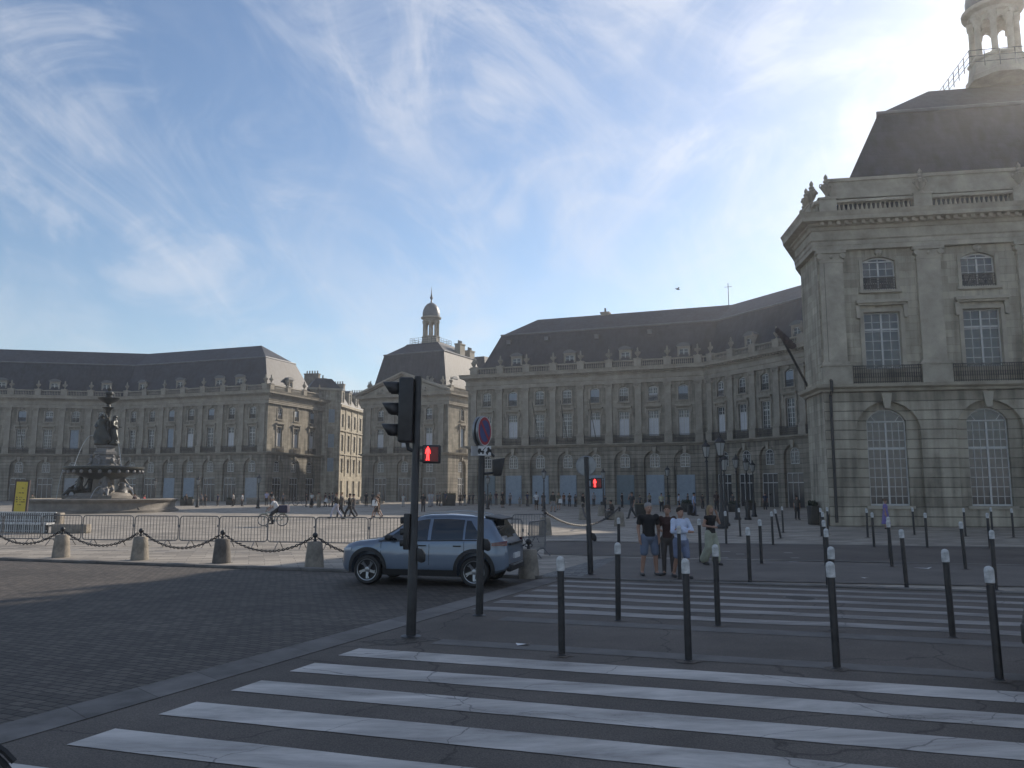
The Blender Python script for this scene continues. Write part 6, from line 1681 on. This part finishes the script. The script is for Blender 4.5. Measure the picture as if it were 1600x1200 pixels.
    for k, s in (('l', 1), ('r', -1)):
        A = J['ank' + k]; foot = Vector((s * .03, -.175, -.035)) if A.y <= .2 or pose in ('sit', 'ride') else Vector((s * .02, -.13, -.10)); mb.cap(A - Vector((0, -.03, .02)), A + foot, .046, .038, 8)
    out['shoes'] = mb.mesh('shoes', None, smooth=True)
    mb = MB()
    if hairk == 'cap':
        mb.ell(H + Vector((0, .012, .05)), (.092, .100, .085), 12, 8); mb.ell(H + Vector((0, -.10, .055)), (.07, .07, .012), 10, 5)
    else:
        mb.ell(H + Vector((0, .022, .046)), (.091, .102, .094), 12, 8)
        if hairk == 'long': mb.cap(H + Vector((0, .06, .0)), H + Vector((0, .09, -.24)), .085, .05, 8); [mb.cap(H + Vector((s * .07, .02, .02)), H + Vector((s * .09, .02, -.17)), .03, .025, 6) for s in (-1, 1)]
        if hairk == 'bun': mb.ell(H + Vector((0, .10, .09)), (.05, .05, .05), 8, 6)
    out['hair'] = mb.mesh('hair', None, smooth=True)
    if near:
        mb = MB(); mb.ell((0, 0, 0), (.009, .006, .007), 6, 4); out['eye'] = mb.mesh('eye', None)
    _pm[key] = out; return out
HCOL = {'dark': (.02, .014, .01), 'brown': (.07, .04, .022), 'grey': (.25, .24, .23), 'blond': (.28, .20, .11), 'white': (.5, .5, .5)}
def person(p, rz, label, top=(.02, .02, .022), bot=(.03, .03, .035), pose='stand', la='down', ra='down', lean=0.0, bottom='trousers', sleeve='short', fem=False, hair='dark', hk='short', h=1.72, near=False, shoe=(.03, .03, .03), skin=None, z=0.0, group='people on the square', w=1.0):
    m = person_meshes(pose, la, ra, lean, bottom, sleeve, fem, near, hk); s = h / 1.75
    r = empty('person', (p[0], p[1], z), rz, label=label, cat='person', group=group); r.scale = (s * w, s * w, s)
    link('body', m['body'], r, mat=skin or SK); link('shirt', m['top'], r, mat=cloth(top)); link(m['bottom'].name.split('.')[0], m['bottom'], r, mat=cloth(bot))
    link('shoes', m['shoes'], r, mat=cloth(shoe, .5)); link('hair' if hk != 'cap' else 'cap', m['hair'], r, mat=cloth(HCOL[hair]))
    if near:
        H = joints(pose, la, ra, lean)['hed']
        for sd in (-1, 1): link('eye', m['eye'], r, H + Vector((sd * .03, -.090, .018)), mat=cloth((.01, .01, .01)))
    return r
# feet at picture point (px, py); turn 0 faces the camera
def Pp(px, py, label, turn=0.0, **k):
    p = G(px, py); return person((p.x, p.y), turn, label, **k)
LB, RB = pi / 2, -pi / 2      # walking to the picture's left / right (figure faces -y)
LW, RW_ = -pi / 2, pi / 2
DK, BLK, NAVY, WH = (.03, .03, .033), (.010, .010, .011), (.02, .03, .07), (.62, .62, .64)
g_w = 'people waiting beyond the far crossing'
Pp(1015, 899, 'man in a black t-shirt and light blue shorts waiting at the far crossing', .15, top=BLK, bot=(.13, .16, .22), bottom='shorts', pose='wide', sleeve='short', near=True, h=1.80, hair='grey', group=g_w, w=1.12, la='down', ra='down')
Pp(1045, 899, 'person in a dark brown top and grey-brown trousers, left of the white jumper', -.3, top=(.05, .022, .018), bot=(.075, .065, .06), bottom='slim', fem=True, hk='short', hair='brown', la='bent', ra='bent', near=True, h=1.74, group=g_w)
ca = ((.25, -.10, 1.17), (-.10, -.20, 1.20)); cb = ((.25, -.10, 1.14), (-.08, -.22, 1.14))
Pp(1065, 903, 'person in a white long-sleeved jumper with crossed arms and pale blue shorts', .25, top=(.50, .56, .70), bot=(.16, .19, .28), bottom='shorts', sleeve='long', la=ca, ra=cb, pose='step', near=True, h=1.70, hair='dark', group=g_w, w=1.05)
Pp(1112, 883, 'woman in a black sleeveless top and wide pale trousers, hand at her face', RW_ * .35, top=BLK, bot=(.33, .34, .26), bottom='wide', sleeve='none', fem=True, la='face', ra='bent', pose='step', near=True, h=1.68, hair='blond', hk='long', group=g_w)
# cyclist
rp_ = person((CYC[0] + .22, CYC[1]), LW, 'cyclist in a white shirt riding the pale bicycle to the left', top=(.55, .55, .56), bot=DK, pose='ride', la='bar', ra='bar', lean=.42, hair='grey', h=1.75, z=.0, sleeve='short', group='people on the square')
# walkers
W_ = [
 (209, 801, LW, 'walker in dark clothes passing right of the fountain', dict(top=(.05, .03, .035), bot=BLK, pose='walk', la='swingf', ra='swingb', bottom='wide', h=1.75)),
 (224, 800, RW_, 'walker in a red top and pale skirt leaving the fountain', dict(top=(.38, .04, .05), bot=(.35, .36, .42), pose='walk', bottom='mini', fem=True, h=1.62, la='swingb', ra='swingf')),
 (49, 797, 0, 'small person beside the yellow notice board at the fountain rim', dict(top=(.20, .18, .12), bot=(.04, .05, .05), h=1.6)),
 (525, 810, LW, 'walker in a black top and pale lavender trousers', dict(top=BLK, bot=(.42, .42, .50), pose='walk', la='bent', ra='swingb', bottom='trousers', h=1.86, hair='brown', sleeve='long')),
 (533, 809, LW, 'walker in a grey-brown jacket just behind the lavender trousers', dict(top=(.10, .085, .075), bot=DK, pose='walk2', la='swingf', ra='swingb', h=1.9, hair='blond', sleeve='long')),
 (546, 811, LW, 'walker all in black holding something in front of the chest', dict(top=BLK, bot=(.015, .015, .018), pose='walk', la='bent', ra='bent', h=1.80, sleeve='long')),
 (552, 807, LW, 'walker in a grey shirt beside the one all in black', dict(top=(.14, .12, .11), bot=(.06, .06, .07), pose='walk2', la='swingf', ra='down', h=1.74)),
 (588, 811, LW, 'walker in a brown dress with a white bag, left of the traffic light', dict(top=(.10, .07, .055), bot=(.06, .045, .04), pose='walk', bottom='skirt', fem=True, h=1.66, la='swingf', ra='swingb', hair='brown')),
 (591, 808, LW, 'bald walker in a black sleeveless top, left of the traffic light', dict(top=BLK, bot=BLK, pose='walk2', bottom='shorts', h=1.86, sleeve='none', hair='grey')),
 (487, 793, 0, 'standing person in a white top and long black skirt by the short post', dict(top=(.5, .5, .47), bot=BLK, bottom='dress', fem=True, h=1.68)),
 (497, 793, .5, 'standing person in beige beside the long black skirt', dict(top=(.30, .25, .18), bot=(.22, .19, .14), h=1.72)),
 (499, 792, .8, 'second standing person in beige, half hidden', dict(top=(.26, .20, .15), bot=(.16, .14, .11), h=1.7, fem=True)),
 (508, 792, LW, 'person in dark red and black near the walkers at the street mouth', dict(top=(.06, .02, .02), bot=BLK, h=1.65, pose='step')),
 (514, 792, RW_, 'person with a pale bag near the walkers at the street mouth', dict(top=(.04, .04, .04), bot=(.35, .34, .30), bottom='shorts', h=1.6)),
 (519, 792, RW_, 'person in a grey top behind the lavender trousers', dict(top=(.10, .10, .11), bot=DK, h=1.66)),
 (416, 790, .2, 'person in a lavender t-shirt behind the cyclist', dict(top=(.34, .34, .50), bot=DK, h=1.78)),
 (424, 790, -.2, 'person in dark clothes right behind the cyclist', dict(top=BLK, bot=DK, h=1.78)),
 (378, 791, RW_, 'person in white near the left palace lamp', dict(top=(.45, .47, .50), bot=DK, h=1.55)),
 (364, 791, LW, 'person in a pale shirt and dark trousers before the palace shops', dict(top=(.40, .38, .35), bot=BLK, h=1.6)),
 (320, 791, 0, 'person in dark clothes by the left lamp of the left palace', dict(top=DK, bot=DK, h=1.5)),
 (314, 790, .7, 'person in grey by the left lamp of the left palace', dict(top=(.12, .12, .13), bot=DK, h=1.55)),
 (572, 791, .4, 'dark figure in the shade left of the domed pavilion door', dict(top=BLK, bot=BLK, h=1.7)),
 (582, 791, -.4, 'dark figure in the shade at the domed pavilion corner', dict(top=DK, bot=BLK, h=1.7)),
 (630, 792, .0, 'person in white left of the traffic light pole', dict(top=(.42, .42, .40), bot=(.3, .3, .3), h=1.5)),
 (661, 800, .3, 'dark figure just right of the traffic light pole', dict(top=BLK, bot=DK, h=1.72)),
 (671, 792, .6, 'person in a grey-white shirt with back turned, left of the kiosk box', dict(top=(.35, .36, .37), bot=(.30, .31, .33), h=1.75)),
 (675, 791, -.4, 'second person in grey-white, left of the kiosk box', dict(top=(.40, .40, .40), bot=(.25, .25, .27), h=1.72)),
 (687, 791, RW_, 'person in black and white striped clothes beside the kiosk box', dict(top=(.12, .12, .12), bot=BLK, h=1.68, fem=True)),
 (703, 789, 0, 'dark figure behind the kiosk box', dict(top=BLK, bot=BLK, h=1.7)),
 (733, 788, .5, 'small dark figure before the lit pavilion side, left one', dict(top=(.08, .08, .09), bot=DK, h=1.5)),
 (739, 788, -.5, 'small dark figure before the lit pavilion side, right one', dict(top=DK, bot=DK, h=1.55)),
 (757, 791, 0, 'person in a grey dress right of the sign pole', dict(top=(.10, .10, .10), bot=(.06, .06, .06), bottom='dress', fem=True, h=1.78)),
 (775, 789, .4, 'person in dark red shirt before the first blue-grey shutter', dict(top=(.06, .03, .035), bot=(.10, .09, .09), h=1.75)),
 (785, 793, .9, 'person in a long black dress before the first blue-grey shutter', dict(top=BLK, bot=BLK, bottom='dress', fem=True, h=1.86, hair='grey')),
 (812, 792, 0, 'child in pale clothes before the shutters', dict(top=(.20, .18, .15), bot=(.20, .18, .16), h=1.15)),
 (838, 797, .3, 'person in a white t-shirt and dark shorts left of the lamp post', dict(top=(.55, .56, .58), bot=BLK, bottom='shorts', h=1.82, skin=SK2, ra='bent')),
 (849, 795, -.2, 'person in a brown dress at the foot of the lamp post', dict(top=(.05, .035, .03), bot=(.04, .03, .028), bottom='dress', fem=True, h=1.70)),
 (864, 800, RW_ * .3, 'person in a dark green jacket and pale grey shorts', dict(top=(.03, .035, .03), bot=(.25, .25, .25), bottom='shorts', h=1.86, sleeve='long', pose='step')),
 (873, 797, -.4, 'person in olive with a white carrier bag', dict(top=(.12, .11, .07), bot=(.10, .09, .07), bottom='skirt', fem=True, h=1.75, hk='long', hair='blond')),
 (890, 792, 0, 'small distant figure in brown between the lamp and the red signal pole', dict(top=(.05, .04, .035), bot=DK, h=1.6)),
 (899, 792, .6, 'small distant figure in grey between the lamp and the red signal pole', dict(top=(.07, .07, .07), bot=DK, h=1.45)),
 (911, 803, RW_ * .6, 'person in a black top and pale shorts just left of the red signal pole', dict(top=BLK, bot=(.28, .24, .18), bottom='shorts', h=1.76, ra='phone', sleeve='long')),
 (988, 810, LW * .7, 'person in dark clothes walking before the shutters', dict(top=(.025, .03, .035), bot=(.05, .055, .06), pose='walk', h=1.9, ra='face')),
 (1000, 797, .5, 'small figure in grey behind the man in the black t-shirt', dict(top=(.08, .08, .08), bot=DK, h=1.5)),
 (1034, 800, 0, 'person in a pale yellow shirt behind the waiting people', dict(top=(.42, .40, .28), bot=DK, h=1.72)),
 (1061, 796, RW_, 'person in a white shirt and black shorts before the shutters', dict(top=(.48, .52, .60), bot=BLK, bottom='shorts', h=1.6, pose='step')),
 (1085, 806, RW_ * .8, 'person in a pale blue shirt pulling a dark suitcase', dict(top=(.32, .40, .58), bot=(.12, .14, .20), h=1.82, pose='step', hair='dark')),
 (1120, 800, 0, 'dark figure standing between the lantern posts', dict(top=(.05, .03, .028), bot=DK, h=1.9, skin=SK2)),
 (1305, 819, RW_ * .5, 'person with long dark hair and pale blue shorts before the corner pavilion', dict(top=(.07, .055, .045), bot=(.22, .26, .38), bottom='skirt', fem=True, hk='long', h=1.76, group=None)),
 (1385, 827, RW_ * .7, 'person in a long purple dress below the big arched window', dict(top=(.20, .16, .38), bot=(.16, .13, .32), bottom='dress', fem=True, hk='bun', hair='brown', h=1.6)),
 (1246, 812, 0, 'small person walking left of the corner pavilion', dict(top=(.10, .09, .08), bot=DK, h=1.65)),
 (1098, 795, .4, 'tiny figure left of the large lantern', dict(top=(.06, .06, .06), bot=DK, h=1.55)),
 (1075, 794, 1.2, 'tiny figure in brown left of the suitcase', dict(top=(.07, .06, .05), bot=DK, h=1.6)),
 (945, 795, .2, 'tiny seated-looking figure right of the red signal pole', dict(top=(.06, .06, .065), bot=DK, h=1.4)),
 (645, 791, .3, 'tiny dark figure touching the right side of the traffic light pole at the pavilion foot', dict(top=DK, bot=BLK, h=1.7)),
 (683, 790, 1.0, 'tiny figure in grey between the white shirts and the striped clothes', dict(top=(.12, .12, .13), bot=DK, h=1.6)),
 (696, 790, -.8, 'tiny figure in navy left of the kiosk box corner', dict(top=NAVY, bot=DK, h=1.75)),
 (719, 790, .2, 'tiny figure in brown right of the kiosk box', dict(top=(.09, .06, .04), bot=DK, h=1.6, fem=True)),
 (726, 790, 2.4, 'tiny figure in pale trousers right of the kiosk box', dict(top=DK, bot=(.28, .27, .24), h=1.65)),
 (766, 790, .1, 'tiny figure in olive between the sign pole and the first shutter', dict(top=(.10, .10, .06), bot=DK, h=1.65)),
 (797, 790, -.5, 'tiny figure in grey right of the long black dress', dict(top=(.14, .14, .15), bot=DK, h=1.6)),
 (824, 791, .8, 'tiny figure in dark blue left of the white t-shirt', dict(top=NAVY, bot=DK, h=1.7)),
 (881, 791, .3, 'tiny figure in rust colour right of the carrier bag', dict(top=(.16, .06, .03), bot=DK, h=1.6, fem=True)),
 (928, 791, -.3, 'tiny figure in pale grey beside the red signal pole', dict(top=(.22, .22, .22), bot=DK, h=1.65)),
 (972, 793, .9, 'tiny figure in black left of the one walking before the shutters', dict(top=BLK, bot=DK, h=1.65)),
 (1015, 792, .2, 'tiny figure in sand colour behind the head of the man in black', dict(top=(.26, .22, .15), bot=DK, h=1.6)),
 (1045, 792, -.6, 'tiny figure in dark green behind the pale yellow shirt', dict(top=(.03, .05, .03), bot=DK, h=1.65)),
 (1145, 796, .3, 'tiny figure in grey right of the large lantern post', dict(top=(.10, .10, .10), bot=DK, h=1.65)),
 (1196, 797, -.2, 'tiny figure in dark blue between the two shrub pots', dict(top=NAVY, bot=DK, h=1.7)),
 (478, 792, 2.0, 'tiny figure in black left of the short post', dict(top=BLK, bot=DK, h=1.6)),
 (442, 790, .4, 'tiny figure in grey right of the cyclist, at the palace end', dict(top=(.11, .11, .12), bot=DK, h=1.6)),
 (340, 790, -.4, 'tiny figure in navy between the lamp and the terrace box', dict(top=NAVY, bot=DK, h=1.5)),
 (290, 790, .7, 'tiny figure in brown beside the left terrace box', dict(top=(.08, .06, .045), bot=DK, h=1.5)),
]
for px, py, tn, lb, kw in W_: Pp(px, py, lb, tn, **kw)
# seated man on the white block
p = G(957, 812); person((p.x, p.y + .1), LW * .8, 'person in a brown jacket seated on the white stone block', top=(.05, .042, .036), bot=(.10, .095, .09), pose='sit', la='bent', ra='bent', lean=.15, h=1.75, z=-.38, sleeve='long', hair='dark')
# suitcase, bags
p = G(1080.5, 806); r = empty('suitcase', (p.x, p.y, 0), .3, label='dark suitcase beside the person in the pale blue shirt', cat='suitcase')
mb = MB(); mb.box(-.30, .30, -.16, .16, .06, .86); link('shell', modded(mb, [('BEVEL', dict(width=.05, segments=3))], 'shell', M['rubber']), r)
mb = MB(); mb.tube([(-.1, .12, .85), (-.1, .12, 1.1), (.1, .12, 1.1), (.1, .12, .85)], .012, 6); mb.build('handle', M['rubber'], r)
for px, py, z, lb in ((875.5, 797, .72, 'white carrier bag held beside the person in olive'), (585.5, 811, .95, 'white bag at the hip of the walker in the brown dress'), (509.5, 792, .6, 'pale bag between the two people at the street mouth')):
    p = G(px, py); mb = MB(); mb.taper(0, 0, -.02, .38, .20, .15, .10, .04); mb.tube([(-.08, 0, .37), (-.05, 0, .52), (.05, 0, .52), (.08, 0, .37)], .01, 5)
    tag(link('bag', modded(mb, [('BEVEL', dict(width=.02, segments=2))], 'bag', M['sign_white']), None, (p.x, p.y - .15, z)), lb, 'bag')
# panniers on the ridden bicycle
mb = MB(); mb.box(-.26, .26, -.28, .28, 0, .42); o = tag(link('delivery_bag', modded(mb, [('BEVEL', dict(width=.05, segments=3))], 'delivery_bag', cloth((.03, .03, .06))), None, (CYC[0] + .62, CYC[1], .77)), 'dark blue bag on the rear rack of the ridden bicycle', 'bag')
# ---------------------------------------------------------------- air
hm = bpy.data.materials.new('haze'); hm.use_nodes = True; nt = hm.node_tree; nt.nodes.clear()
pv = nt.nodes.new('ShaderNodeVolumePrincipled'); pv.inputs['Color'].default_value = (.88, .90, .93, 1); pv.inputs['Density'].default_value = .00055; pv.inputs['Anisotropy'].default_value = .7
ou = nt.nodes.new('ShaderNodeOutputMaterial'); nt.links.new(pv.outputs[0], ou.inputs['Volume'])
mb = MB(); mb.box(-720, 720, -220, 1520, -1.2, 48); hz = tag(mb.build('haze', hm), kind='stuff')
